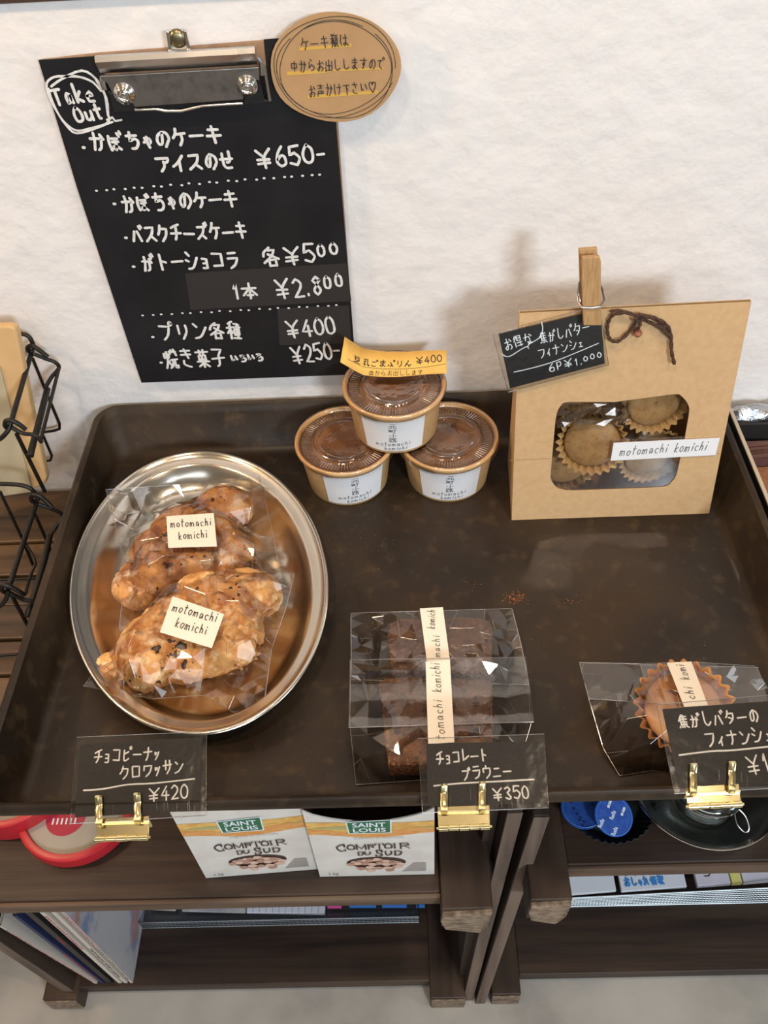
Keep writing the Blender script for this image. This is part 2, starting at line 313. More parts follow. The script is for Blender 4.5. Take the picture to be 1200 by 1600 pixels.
def smooth_line(pts, k=3):
    P = [Vector((p[0], p[1])) for p in pts]
    if len(P) < 3: return P
    runs = [[P[0]]]
    for i in range(1, len(P)-1):
        runs[-1].append(P[i]); a = P[i]-P[i-1]; b = P[i+1]-P[i]
        if a.length > 0 and b.length > 0 and a.angle(b) > 1.25: runs.append([P[i]])
    runs[-1].append(P[-1]); out = [P[0]]
    for r in runs:
        for i in range(len(r)-1):
            p0 = r[i-1] if i else r[i]; p1 = r[i]; p2 = r[i+1]; p3 = r[i+2] if i+2 < len(r) else p2
            for j in range(1, k+1):
                t = j/k; out.append(.5*((2*p1)+(p2-p0)*t+(2*p0-5*p1+4*p2-p3)*t*t+(3*p1-p0-3*p2+p3)*t**3))
    return out
def ribbon(mb, line, w, S, e=.0003, mi=0):
    """a flat pen stroke of width w along line (u,v), S(u,v,e) places it on the surface"""
    L = [p for i, p in enumerate(line) if i == 0 or (p-line[i-1]).length > 1e-7]
    if len(L) == 1: L.append(L[0]+Vector((w*.2, 0)))
    n = len(L); vs = []; h = w/2
    for i, p in enumerate(L):
        t = (L[min(i+1, n-1)]-L[max(i-1, 0)]).normalized() if (L[min(i+1, n-1)]-L[max(i-1, 0)]).length > 1e-9 else Vector((1, 0)); q = Vector((-t.y, t.x))
        ww = h*(.92+.16*random.random())
        if i == 0: vs += [p-t*h*.8+q*h*.5, p-t*h*.8-q*h*.5]
        vs += [p+q*ww, p-q*ww]
        if i == n-1: vs += [p+t*h*.8+q*h*.5, p+t*h*.8-q*h*.5]
    m = len(vs)//2; ee = e + random.random()*.00006
    mb.add([S(v.x, v.y, ee) for v in vs], [(2*i, 2*i+1, 2*i+3, 2*i+2) for i in range(m-1)], mi)
def write(mb, S, text, A, B, h, w, slant=0, e=.0003, jit=.25, mi=0, fit=True):
    """text from A to B (baseline, uv on the surface), letters h tall, pen width w"""
    A = Vector(A); B = Vector(B); d = (B-A); D = d.length; d = d/D; up = Vector((-d.y, d.x))
    tot = sum(advance(c) for c in text); sx = D/tot if fit else h
    x = 0
    for c in text:
        a = advance(c); jy = random.uniform(-.04, .04)*h; sc = 1+random.uniform(-.06, .06)
        for st in glyph(c):
            if c in NARROW or c in LAT: gx = lambda px, py: (px/9*.80*a*sx)
            else: gx = lambda px, py: ((px/9.6*.80+.04)*a*sx)
            line = [Vector((x+gx(px+random.uniform(-jit, jit), py), (9-py+random.uniform(-jit, jit))/9*h*sc+jy)) for px, py in st]
            line = [Vector((p.x+slant*p.y, p.y)) for p in line]
            ribbon(mb, [A+d*p.x+up*p.y for p in smooth_line(line)], w, S, e, mi)
        x += a*sx
def wpx(mb, pl, text, a, b, hpx, w, **k):
    """write on plane pl between two pixel positions of the photo"""
    A = pl.uv(*a); B = pl.uv(*b); T = pl.uv(a[0], a[1]-hpx); h = math.hypot(T[0]-A[0], T[1]-A[1])
    write(mb, pl.w, text, A, B, h, w, **k)
def lpx(mb, pl, pts, w, e=.0003, sm=True, k=3, mi=0):
    L = [pl.uv(*p) for p in pts]; ribbon(mb, smooth_line(L, k) if sm else [Vector(p) for p in L], w, pl.w, e, mi)
def dots(mb, pl, pts, r, e=.0003):
    for p in pts:
        u, v = pl.uv(*p); mb.add([pl.w(u+r*math.cos(a*.785), v+r*.75*math.sin(a*.785), e) for a in range(8)], [tuple(range(8))])
def plate(mb, pl, px, e0, e1, mi=0):
    """a flat sheet on plane pl with the photo's corners, from offset e0 to e1"""
    mb.prism([pl.w(*pl.uv(*p), e0) for p in px], pl.N*(e1-e0), mi); return mb
def fonttext(s, pl, a, b, hpx=None, mat_=None, parent=None, name='lettering', e=.0004, bold=0, xs=1.0):
    """printed capitals laid from pixel a to pixel b on plane pl"""
    cu = bpy.data.curves.new('text', 'FONT'); cu.body = s; cu.size = 1; cu.offset = bold; cu.resolution_u = 2
    o = bpy.data.objects.new('text', cu); COL.objects.link(o)
    me = bpy.data.meshes.new_from_object(o.evaluated_get(bpy.context.evaluated_depsgraph_get())) if False else None
    dg = bpy.context.evaluated_depsgraph_get(); me = bpy.data.meshes.new_from_object(o.evaluated_get(dg)); bpy.data.objects.remove(o)
    if not me.vertices: return None
    xs_ = [v.co.x for v in me.vertices]; ys_ = [v.co.y for v in me.vertices]; x0, x1 = min(xs_), max(xs_); y0, y1 = min(ys_), max(ys_)
    A = Vector(pl.uv(*a)); B = Vector(pl.uv(*b)); d = B-A; D = d.length; d /= D; up = Vector((-d.y, d.x))
    if hpx: T = Vector(pl.uv(a[0], a[1]-hpx)); h = (T-A).length
    else: h = D/(x1-x0)*(y1-y0)
    mb = MB(); off = len(mb.v)
    vs = []
    for v in me.vertices:
        q = A + d*((v.co.x-x0)/(x1-x0)*D) + up*((v.co.y-y0)/(y1-y0)*h); vs.append(pl.w(q.x, q.y, e))
    mb.add(vs, [tuple(p.vertices) for p in me.polygons]); bpy.data.meshes.remove(me)
    return mb.build(name, mat_, parent)

exec_parts = []
#@@STRUCTURE
# ------------------------------------------------------------------ the setting
o = MB().box((-1.6, 0, -.02), (1.6, .12, 2.6)).build('wall_back', M['plaster'], loc=(0, 0, 0)); tag(o, 'white hand-trowelled plaster wall behind the table', kind='structure')
o = MB().box((-1.6, -2.2, -.05), (1.6, .0, 0)).build('floor', M['concrete'], loc=(0, -1, 0)); tag(o, 'grey concrete floor below the racks', kind='structure')

q = AY(0, 3, 0); o = MB().box((-1.4, -.004, q.z), (.0, 0, q.z+.03)).build('trim_1', M['dark_x'], loc=(-.7, 0, q.z)); tag(o, 'dark wooden trim strip on the wall above the menu', kind='structure')
# ------------------------------------------------------------------ wooden racks
def rack(label, loc, x0, x1, side, shelfx, yedge, lowedge, legtop, legbot, raily):
    r = thing('wooden_rack', label, 'rack', loc)
    # table top: slats running lengthways, gaps between
    y = -.003; i = 0
    for wd in (.040, .037, .043, .036, .041, .038, .042, .040, .045):
        if y-wd < -.292: break
        mb = MB().box((x0, y-wd, .608+.001*((i*7) % 3)), (x1, y-.0022, .629+.0015*((i*5) % 3))); mb.build('top_slat', M['plank'], r, bevel=.0015); y -= wd; i += 1
    def board(name, a, b, m, bev=.0015, label=None): return MB().box(a, b).build(name, m, r, bevel=bev, label=label)
    # upper shelf and its worn front edge
    board('shelf_board', (shelfx[0], yedge+.003, .482), (shelfx[1], -.03, .500), M['dark_x'])
    board('shelf_edge', (shelfx[0], yedge-.001, .481), (shelfx[1], yedge+.003, .4985), M['edge_x'], .001)
    board('lower_shelf_board', (shelfx[2], lowedge, .018), (shelfx[3], -.03, .040), M['dark_x'])
    for k, (ax, bx, lx, mx_, yr, yl) in enumerate(raily):
        board('rail', (ax, yr, .455), (bx, -.02, .504), M['dark_y'])
        # chipped end grain on the front of the rail
        mb = MB(); z1 = .503; z0 = .452
        mb.prism([(ax+.001, yr+.001, z1-.004), (bx-.001, yr+.001, z1), (bx-.004, yr-.002, .478), (bx-.010, yr, z0), (ax+.003, yr, z0+.012), (ax-.001, yr-.001, .488)], (0, -.005, 0))
        mb.build('rail_end', M['endgrain'], r, bevel=.0012)
        board('lower_rail', (lx, yl, .0), (mx_, -.02, .042), M['dark_y'])
        MB().box((lx+.001, yl-.002, .001), (mx_-.001, yl, .039)).build('lower_rail_end', M['endgrain'], r, bevel=.001)
    for (tx, bx, th, ty, m) in side:
        mb = MB(); a = [(tx, ty, .606), (tx+th, ty, .606), (bx+th, ty, .0), (bx, ty, .0)]; mb.prism(a, (0, .33, 0)); mb.build('leg_board', M['dark_z'], r, bevel=.001)
        mb = MB(); mb.prism([(p[0], ty-.0018, p[2]) for p in a], (0, .0016, 0)); mb.build('leg_edge', M['edge_z'], r, bevel=.0006)
    return r
rackL = rack('dark-stained wooden rack on the left, magazines and almond cartons on its shelves', (-.22, -.2, 0), -1.0, .088, [(.086-.013, .052, .013, -.368, 0), (-.52, -.475, .014, -.358, 0)], (-.52, .018, -.50, .009), -.398, -.355, 0, 0, [(.018, .063, .008, .054, -.411, -.376), (-.565, -.52, -.503, -.458, -.411, -.369)])
rackR = rack('dark-stained wooden rack on the right, steel bowl and blue creamers on its shelf', (.45, -.2, 0), .094, 1.1, [(.094, .068, .013, -.372, 0), (1.05, 1.03, .014, -.36, 0)], (.133, 1.05, .126, 1.0), -.377, -.350, 0, 0, [(.096, .133, .088, .126, -.405, -.373), (1.0, 1.045, 1.0, 1.04, -.405, -.373)])
# inner board of the left rack beside the gap, and riser that carries the baking tray
MB().prism([(.060, -.352, .606), (.071, -.352, .606), (.058, -.352, .05), (.047, -.352, .05)], (0, .30, 0)).build('inner_board', M['dark_z'], rackL, bevel=.001)
ris = thing('wooden_riser', 'low dark wooden riser hidden under the baking tray', 'riser', (0, -.2, .632))
for y in (-.255, -.06): MB().box((-.24, y-.02, .632), (.085, y+.02, .6975)).build('bearer', M['dark_x'], ris); MB().box((.096, y-.02, .632), (.25, y+.02, .6975)).build('bearer', M['dark_x'], ris)

# ------------------------------------------------------------------ black steel baking tray
def rrect(x0, x1, y0, y1, r, z, n=8):
    out = []
    for cx, cy, a0 in ((x1-r, y1-r, 0), (x0+r, y1-r, 90), (x0+r, y0+r, 180), (x1-r, y0+r, 270)):
        for k in range(n+1):
            a = math.radians(a0+90*k/n); out.append(Vector((cx+r*math.cos(a), cy+r*math.sin(a), z)))
    return out
tr = thing('baking_tray', 'large black seasoned steel baking tray across the table', 'tray', (0, -.21, .6985))
TX0, TX1, TY0, TY1 = -.304, .3015, -.418, -.003
secs = [(.0, .744, .022), (.0035, .7475, .020), (.007, .7455, .018), (.0105, .738, .017), (.021, .706, .014), (.026, .701, .012), (.033, .700, .010)]
loops = [rrect(TX0+i*(.62 if i > .009 else 1), TX1-i*(.75 if i > .009 else 1), TY0+i*.9, TY1-i, max(r, .003), z) for i, z, r in secs]
outer = [rrect(TX0+i*.62, TX1-i*.75, TY0+i*.9, TY1-i, max(r, .003), z) for i, z, r in [(.0, .7385, .022), (.004, .7375, .02), (.008, .7385, .017), (.019, .704, .014), (.026, .6985, .01)]]
mb = MB(); n = len(loops[0])
vs = [p for l in outer[::-1] + loops for p in l]; K = len(outer)+len(loops)
fs = [(i*n+k, i*n+(k+1) % n, (i+1)*n+(k+1) % n, (i+1)*n+k) for i in range(K-1) for k in range(n)]
fs.append(tuple(range(n))); fs.append(tuple(range((K-1)*n, K*n)))
mb.add(vs, fs); mb.build('tray_pan', M['tray'], tr, smooth=True, sharp=50)
ZT = .700

# ------------------------------------------------------------------ menu clipboard on the wall
WB = Pl((0, -.003, 1.0), (1, 0, 0), (0, 0, 1))      # back of the board on the wall
BD = Pl((0, -.0075, 1.0), (1, 0, 0), (0, 0, 1))     # its paper face
mn = thing('menu_clipboard', 'black handwritten takeout menu clipboard hung on the white wall', 'menu board', AY(380, 590, -.004))
plate(MB(), BD, [(62, 96), (150, 86), (518, 58), (556, 583), (222, 598)], -.0045, -.001).build('backing_board', M['mdf'], mn)
mb = MB(); plate(mb, BD, [(60, 94), (151, 88), (168, 128), (418, 118), (412, 62), (516, 54), (525, 191), (540, 375), (557, 585), (221, 598), (120, 292)], -.0008, 0)
msh = mb.build('menu_sheet', M['black_paper'], mn)
plate(MB(), BD, [(289, 427), (541, 411), (549, 470), (298, 484)], 0, .0003).build('patch', M['black_tape'], mn, label='charcoal paper patch with the price of a whole cake')
plate(MB(), BD, [(433, 482), (545, 477), (549, 536), (437, 539)], 0, .0003).build('patch', M['black_tape'], mn, label='charcoal paper patch with the pudding price')
mb = MB(); cw = .0022
wpx(mb, BD, 'Take', (88, 164), (152, 156), 27, cw); wpx(mb, BD, 'Out', (119, 190), (165, 183), 22, cw)
lpx(mb, BD, [(80, 135), (97, 123), (128, 110), (150, 123), (163, 145), (168, 175), (170, 190), (150, 200), (120, 208), (104, 196), (88, 172), (77, 150), (73, 130), (85, 120), (105, 119), (125, 120), (145, 128), (158, 142)], cw*.75, k=3)
lpx(mb, BD, [(76, 138), (82, 158), (94, 182), (108, 197), (122, 204), (142, 200), (165, 194), (176, 190)], cw*.7, k=3); lpx(mb, BD, [(150, 124), (166, 152), (169, 180)], cw*.8, k=3)
lpx(mb, BD, [(167, 187), (176, 183), (180, 189), (190, 187)], cw*.7)
def bline(t, a, b, h, **k): wpx(mb, BD, t, a, b, h, cw, e=.0006, **k)
dots(mb, BD, [(131, 230), (179, 318), (197, 371), (209, 416), (239, 526), (252, 566)], .0017, .0006)
bline('かぼちゃのケーキ', (146, 235), (352, 221), 25); bline('アイスのせ', (248, 268), (370, 260), 23); bline('¥650-', (402, 264), (514, 252), 29)
bline('かぼちゃのケーキ', (194, 330), (376, 321), 24); bline('バスクチーズケーキ', (209, 377), (390, 371), 23); bline('がトーショコラ', (225, 422), (378, 417), 24)
bline('各¥5°°', (414, 416), (536, 404), 27); bline('1本', (366, 466), (408, 464), 23); bline('¥2.8°°', (432, 466), (543, 455), 28)
bline('プリン各種', (251, 530), (383, 527), 25); bline('¥400', (449, 528), (528, 520), 26); bline('焼き菓子', (261, 574), (358, 570), 27); bline('いろいろ', (362, 566), (414, 562), 11)
bline('¥250-', (458, 568), (536, 558), 26)
dots(mb, BD, [(151+14.6*k+2*math.sin(k*2.3), 297.5-k*1.06+math.sin(k*3)) for k in range(25)], .00125, .0006)
dots(mb, BD, [(223+15.2*k+1.6*math.sin(k*2.1), 492.3-k*.80+math.sin(k*3)*.6) for k in range(21)], .00125, .0006)
mb.build('lettering', M['chalk'], msh, label='white handwritten menu lines and prices')
# clip
CL = Pl((0, -.0085, 1.0), (1, 0, 0), (0, 0, 1))
mb = MB(); plate(mb, CL, [(158, 112), (405, 98), (407, 118), (380, 121), (382, 148), (214, 160), (206, 146), (184, 149), (172, 124)], .007, .0082)
cpl = mb.build('clip_plate', M['steel_dull'], mn, bevel=.0004)
mb = MB(); prof = [(0, 0), (-.0035, .002), (-.006, .006), (-.0085, .0105), (-.0065, .0135), (-.003, .0135), (0, .010)]
a0 = CL.uv(160, 113); a1 = CL.uv(404, 99)
ls = [[CL.w(a[0], a[1]+dz*1.0, -dy+.002) for dy, dz in prof] for a in (a0, a1)]; k = len(prof)
mb.add(ls[0]+ls[1], [(i, (i+1) % k, k+(i+1) % k, k+i) for i in range(k)]+[tuple(range(k)), tuple(range(k, 2*k))[::-1]]); mb.build('clip_ridge', M['steel_sat'], mn, smooth=True, sharp=50)
for c in ((198, 139), (388, 127)):
    q = CL.w(*CL.uv(*c), .008); R = Matrix.Rotation(math.radians(90), 3, 'X')
    mb = MB(); mb.lathe([(.0078, 0), (.0074, .0016), (.0055, .0022), (.0052, .0034), (.0040, .0040), (.0034, .0034), (.0020, .0032), (.0016, .0042), (.0001, .0044)], q, 28, M=R); mb.build('rivet', M['steel'], cpl, smooth=True, sharp=60)
mb = MB(); mb.tube([CL.w(*CL.uv(*p), .006) for p in ((213, 166), (245, 165), (262, 168), (285, 168), (318, 160), (345, 158), (381, 156))], .0011, 8); mb.build('clip_wire', M['steel_sat'], mn, smooth=True)
mb = MB(); mb.tube([CL.w(*CL.uv(*p), .006) for p in ((163, 113), (164, 125), (167, 134))], .0021, 8); mb.build('clip_spring', M['steel'], mn, smooth=True); mb = MB(); mb.tube([CL.w(*CL.uv(*p), .006) for p in ((402, 84), (409, 92), (411, 112))], .0016, 8); mb.build('clip_spring', M['steel'], mn, smooth=True); mb = MB()
mb.tube([CL.w(*CL.uv(*p), .006) for p in ((414, 96), (417, 118), (423, 152))], .0012, 8); mb.build('clip_spring', M['steel'], mn, smooth=True)
for q in ([(170, 136), (184, 148), (204, 148), (213, 160), (216, 170), (180, 172)], [(383, 123), (406, 118), (414, 152), (421, 153), (418, 158), (382, 160)]):
    plate(MB(), CL, q, 0, .0045).build('corner_pad', M['black_plastic'], mn, bevel=.0005)
mb = MB(); plate(mb, CL, [(262, 46), (289, 43), (299, 82), (267, 86)], .002, .003); mb.build('hanging_tab', M['steel_sat'], mn, bevel=.0003)
for q in ([(261, 44), (266, 44), (272, 84), (267, 86)], [(289, 43), (293, 43), (301, 80), (296, 83)]): plate(MB(), CL, q, .002, .006).build('tab_rim', M['steel'], mn, bevel=.0005)
q = CL.w(*CL.uv(279, 57), .003); mb = MB(); R = Matrix.Rotation(math.radians(90), 3, 'X')
mb.lathe([(.0062, 0), (.0063, .0010), (.0055, .0024), (.0040, .0033), (.0020, .0038), (.0001, .0040)], q, 28, M=R); mb.lathe([(.0006, -.014), (.0006, .001)], q, 8, M=R)
o = mb.build('thumbtack', M['antique_brass'], loc=q, smooth=True); tag(o, 'dark brass thumbtack holding the clipboard\'s hanging tab', 'thumbtack')

# ------------------------------------------------------------------ round kraft note
NT = Pl((0, -.0125, 1.0), (1, 0, 0), (.0, 0, 1))
cx, cy = 524, 104.5; outl = [(cx+102*math.cos(a)*(1+.012*math.sin(5*a+1)), cy-86*math.sin(a)*(1+.015*math.sin(4*a))) for a in [2*math.pi*k/44 for k in range(44)]]
nt = thing('round_note', 'round kraft paper note on the wall, overlapping the clipboard corner', 'note', NT.p(524, 180))
ntp = plate(MB(), NT, outl, -.0004, 0).build('note_paper', M['kraft_note'], nt)
mb = MB()
for (a, b, h) in (((467, 79), (549, 73), 5), ((448, 118), (510, 114), 6), ((508, 112), (600, 108), 3), ((480, 154), (590, 146), 5)):
    plate(mb, NT, [(a[0], a[1]), (b[0], b[1]), (b[0]+1, b[1]-h), (a[0]+1, a[1]-h)], .0001, .00015)
mb.build('highlight', M['yellow_hl'], ntp, label='yellow highlighter underline')
mb = MB()
for rx, ry, dx, dy, ph in ((95, 79, -1, 0, 0), (88, 77, 3, 3, 1.1), (90, 71, -4, 1, 2.4)):
    lpx(mb, NT, [(cx+dx+rx*math.cos(a+ph)+2*math.sin(2*a), cy+dy-ry*math.sin(a+ph)+2*math.cos(3*a)) for a in [6.0*k/26 for k in range(27)]], .00045, k=2)
wpx(mb, NT, 'ケーキ類は', (471, 78), (548, 70), 18, .00062, e=.0005); wpx(mb, NT, '中からお出ししますので', (455, 112), (603, 106), 17, .00062, e=.0005)
wpx(mb, NT, 'お声かけ下さい♡', (483, 151), (590, 143), 17, .00062, e=.0005); mb.build('lettering', M['pen'], ntp)
#@@CUPS
# ------------------------------------------------------------------ pudding cups
def pudding_cup(label, loc, grp):
    t = thing('pudding_cup', label, 'cup', loc, grp); L = Vector(loc)
    rb, rt, h = .0375, .0440, .0500
    MB().lathe([(.0001, .001), (rb-.001, .001), (rb, 0), (rb+.0006, .001), (rt-.0008, h-.004), (rt+.0005, h-.0035), (rt+.0018, h-.0015), (rt+.0008, h+.0008), (rt-.0008, h), (rt-.0016, h-.004), (rt-.002, h-.008)], L, 64).build('cup_body', [M['cup']], t, smooth=True, sharp=60)
    mb = MB(); R1 = rt+.0011; mb.tube([L+Vector((R1*math.cos(a*math.pi/32), R1*math.sin(a*math.pi/32), h-.001)) for a in range(64)], .0019, 8, closed=True); mb.build('cup_rim', M['cuprim'], t, smooth=True)
    MB().disc(rt-.0016, h-.0075, L, 64).build('pudding', M['pudding'], t)
    # domed clear lid with ribbed ring, raised step and skirt
    def rad(r, a, i):
        return r*math.cos(a), r*math.sin(a)
    mb = MB(); prof = [(rt+.0034, h-.0065), (rt+.0032, h-.001), (rt+.0024, h+.0017), (rt+.0008, h+.0022), (rt-.0022, h+.0004), (rt-.0030, h-.0018), (.0305, h-.0018), (.0295, h+.0002), (.0285, h+.0004), (.0255, h+.0004), (.0245, h-.0014), (.0001, h-.0014)]
    mb.lathe(prof, L, 96); clid = mb.build('clear_lid', M['clear'], t, smooth=True, sharp=70)
    mb = MB()
    for k in range(90):
        a = 2*math.pi*k/90; d = Vector((math.cos(a), math.sin(a), 0)); mb.tube([L+d*.0325+Vector((0, 0, h-.0014)), L+d*.0405+Vector((0, 0, h-.0014))], .00042, 4)
    mb.build('lid_ribs', M['weld'], clid); mb = MB()
    for r_, sg in ((.0290, [(10, 80), (100, 200), (215, 280), (300, 350)]), (.0246, [(20, 160), (190, 340)])):
        for a0, a1 in sg: mb.tube([L+Vector((r_*math.cos(math.radians(a)), r_*math.sin(math.radians(a)), h+.0004)) for a in range(a0, a1, 6)], .00045, 5)
    mb.build('lid_step', M['weld'], clid, smooth=True)
    # white label wrapped round the front
    slope = (rt-rb)/h
    def S(u, v, e=0):
        r = rb+.0008+slope*v+e; a = -math.pi/2+u/rt; return L+Vector((r*math.cos(a), r*math.sin(a), v))
    mb = MB(); nu = 20; hu = .0305
    vs = [S(-hu+2*hu*i/nu, .0035+j*(.0395), .0001) for j in range(2) for i in range(nu+1)]
    mb.add(vs, [(i, i+1, nu+2+i, nu+1+i) for i in range(nu)]); lb = mb.build('label', M['label'], t, smooth=True, sharp=0)
    mb = MB()
    for i, c in enumerate('元町小路'):
        y = .0350-i*.0060; write(mb, S, c, (-.0040, y), (.0048, y), .0051, .0006, jit=0)
    write(mb, S, 'motomachi', (-.0185, .0105), (.0170, .0118), .0048, .0005, slant=.15); write(mb, S, 'komichi', (-.0100, .0050), (.0140, .0060), .0046, .0005, slant=.15)
    mb.build('lettering', M['pen_soft'], lb)
    return t
CG = 'lidded pudding cups stacked in the tray'
c1 = pudding_cup('lidded brown pudding cup at the lower left of the three-cup stack', (-.0560, -.070, ZT), CG)
c2 = copy_tree(c1, (.0400, -.070, ZT)); c2['label'] = 'lidded brown pudding cup at the lower right of the three-cup stack, nearest the kraft bag'
c3 = copy_tree(c1, (-.0080, -.056, ZT+.0523)); c3['label'] = 'lidded brown pudding cup on top of the stack, under the yellow tag'
c1.rotation_euler = (0, 0, math.radians(13)); c3.rotation_euler = (math.radians(0), 0, math.radians(-3))
# yellow price tag lying on the top cup, curling up at the left
YT = Pl(AZ(616, 590, .8075), (1, -.02, 0), (0, .92, .40))
yt = thing('price_tag', 'orange-yellow handwritten paper tag lying on the top pudding cup', 'tag', AZ(616, 590, .808))
def Sy(u, v, e=0):
    return YT.w(u, v, e + 2.2*(u+.005)**2 + (.9*max(0, -.028-u)))
tl = YT.uv(541, 541); bl = YT.uv(535, 583); tr_ = YT.uv(697, 552); br = YT.uv(698, 588)
mb = MB(); nu = 20
def bil(s, t_): return [(tl[i]*(1-s)+tr_[i]*s)*(1-t_)+(bl[i]*(1-s)+br[i]*s)*t_ for i in (0, 1)]
sag = lambda s: -.0025*math.sin(math.pi*min(1, s*1.3))
vs = [Sy(bil(i/nu, j)[0], bil(i/nu, j)[1]+sag(i/nu)) for j in (0, 1) for i in range(nu+1)]
mb.add(vs, [(i, i+1, nu+2+i, nu+1+i) for i in range(nu)]); ytp = mb.build('tag_paper', M['tagyellow'], yt, smooth=True, sharp=0, solid=.0002)
mb = MB(); A, B = YT.uv(553, 572), YT.uv(645, 574); write(mb, Sy, '豆乳ごまぷりん', A, B, .0062, .00085); A, B = YT.uv(650, 571), YT.uv(692, 568); write(mb, Sy, '¥400', A, B, .0068, .0009)
ribbon(mb, [Vector(YT.uv(x, 573+4*math.sin((x-545)/50))) for x in range(546, 697, 10)], .0004, Sy)
A, B = YT.uv(576, 587), YT.uv(662, 587); write(mb, Sy, '奥からお出しします', A, B, .0050, .0004); mb.build('lettering', M['pen'], ytp)

# ------------------------------------------------------------------ kraft window bag
kb = thing('kraft_bag', 'kraft paper bag with a rounded window, standing in the tray by the wall', 'paper bag', (.18, -.09, ZT))
FL, FR = Vector((.0955, -.133, ZT)), Vector((.2750, -.133, ZT)); TL, TR_ = Vector((.0915, -.100, .9035)), Vector((.2675, -.100, .9055))
BG = Pl(FL, FR-FL, TL-FL)
win = [(868, 760), (860, 745), (862, 720), (868, 655), (876, 634), (890, 628), (960, 628), (1050, 616), (1066, 620), (1076, 634), (1076, 650), (1069, 690), (1058, 738), (1050, 752), (1034, 761), (960, 764), (900, 766), (880, 765)]
win = [Vector(BG.uv(*p)) for p in win]; _w = win; win = []
for i in range(len(_w)):
    p0, p1, p2, p3 = _w[i-1], _w[i], _w[(i+1) % len(_w)], _w[(i+2) % len(_w)]; k_ = 4 if (p2-p1).length < .014 else 1
    for j in range(k_): t = j/k_; win.append(.5*((2*p1)+(p2-p0).normalized()*(p2-p1).length*1.2*t+(2*p1*-1.5+2*p2*1.5-(p2-p0).normalized()*(p2-p1).length*2.4-(p3-p1).normalized()*(p2-p1).length*1.2)*t*t+(2*p1-2*p2+(p2-p0).normalized()*(p2-p1).length*1.2+(p3-p1).normalized()*(p2-p1).length*1.2)*t**3) if False else p1.lerp(p2, t)+((p1-p0.lerp(p2, .5))*(1-t)+(p2-p1.lerp(p3, .5))*t)*t*(1-t)*.9)
def ring_face(mb, outer2, inner2, S):
    """sheet with a hole, by constrained triangulation"""
    vs = [Vector(p) for p in outer2+inner2]; n = len(outer2); m = len(inner2)
    ed = [(i, (i+1) % n) for i in range(n)] + [(n+i, n+(i+1) % m) for i in range(m)]
    r = delaunay_2d_cdt(vs, ed, [], 0, 1e-7); V, F = r[0], r[2]
    def inside(p, poly):
        c = False
        for i in range(len(poly)):
            a, b = poly[i], poly[i-1]
            if (a.y > p.y) != (b.y > p.y) and p.x < (b.x-a.x)*(p.y-a.y)/(b.y-a.y)+a.x: c = not c
        return c
    keep = []
    for f in F:
        c = sum((V[i] for i in f), Vector((0, 0)))/len(f)
        if not inside(c, inner2) and inside(c, outer2): keep.append(tuple(f))
    mb.add([S(p.x, p.y, 0) for p in V], keep)
c2d = [Vector(((p-BG.O).dot(BG.U), (p-BG.O).dot(BG.V))) for p in (FL, FR, TR_, TL)]
mb = MB(); ring_face(mb, c2d, win, BG.w)
BLk, BRk = Vector((.100, -.055, ZT)), Vector((.272, -.055, ZT)); TLb, TRb = TL+Vector((0, .003, 0)), TR_+Vector((0, .003, 0))
GL, GR = Vector((.0935+.004, -.090, .752)), Vector((.2715-.004, -.090, .752))     # gusset fold points
mb.add([FL, TL, GL, BLk, TLb], [(0, 2, 1), (0, 3, 2), (3, 4, 2), (1, 2, 4)]); mb.add([FR, TR_, GR, BRk, TRb], [(0, 1, 2), (0, 2, 3), (3, 2, 4), (1, 4, 2)])
mb.add([BLk, BRk, TRb, TLb], [(0, 1, 2, 3)]); mb.add([FL, FR, BRk, BLk], [(0, 1, 2, 3)]); mb.build('bag_body', M['kraft'], kb, solid=.0003)
mb = MB(); mb.add([BG.w(p.x, p.y, -.0006) for p in win], [tuple(range(len(win)))]); mb.build('window_film', M['window'], kb)
LS = Pl(BG.w(0, 0, .0016), BG.U, BG.V)
lsp = plate(MB(), LS, [(959, 692), (1125, 684), (1118, 711), (954, 720)], -.0002, 0).build('paper_strip', M['label'], kb)
mb = MB(); wpx(mb, LS, 'motomachi', (967, 712), (1043, 706), 13, .00055, slant=.2); wpx(mb, LS, 'komichi', (1052, 706), (1104, 703), 14, .00055, slant=.2); mb.build('lettering', M['pen_soft'], lsp)
for q in ([(797, 719), (860, 716)], [(1120, 708), (1126, 708)]):
    mb = MB(); ribbon(mb, [Vector(BG.uv(*p)) for p in q], .0006, BG.w, .0003); mb.build('fold_line', M['kraft_note'], kb)
# twine bow with a copper bead
mb = MB(); q = BG.w(*BG.uv(996, 492), .004)
def bw(pts, e=.004): return [BG.w(*BG.uv(*p), e+.0015*math.sin(i*1.7)) for i, p in enumerate(pts)]
def spl(pts, k=4):
    out = []
    for i in range(len(pts)-1):
        p0 = pts[max(i-1, 0)]; p1 = pts[i]; p2 = pts[i+1]; p3 = pts[min(i+2, len(pts)-1)]
        for j in range(k):
            t = j/k; out.append(.5*((2*p1)+(p2-p0)*t+(2*p0-5*p1+4*p2-p3)*t*t+(3*p1-p0-3*p2+p3)*t**3))
    return out+[pts[-1]]
def yarn(mb, pts, r=.0014):
    P = spl([Vector(p) for p in pts])
    for ph in (0, math.pi):      # two plies twisted round each other
        s = []; 
        for i, p in enumerate(P):
            t = (P[min(i+1, len(P)-1)]-P[max(i-1, 0)]).normalized(); a = t.cross(Vector((0, .6, .8))).normalized(); b = t.cross(a); s.append(p+(a*math.cos(i*1.3+ph)+b*math.sin(i*1.3+ph))*r*.55)
        mb.tube(s, r*.72, 6)
yarn(mb, bw([(997, 492), (978, 484), (955, 490), (948, 508), (950, 524), (962, 529), (980, 518), (994, 498)]), .0013)
yarn(mb, bw([(996, 492), (985, 486), (968, 482), (952, 484)]), .0010)
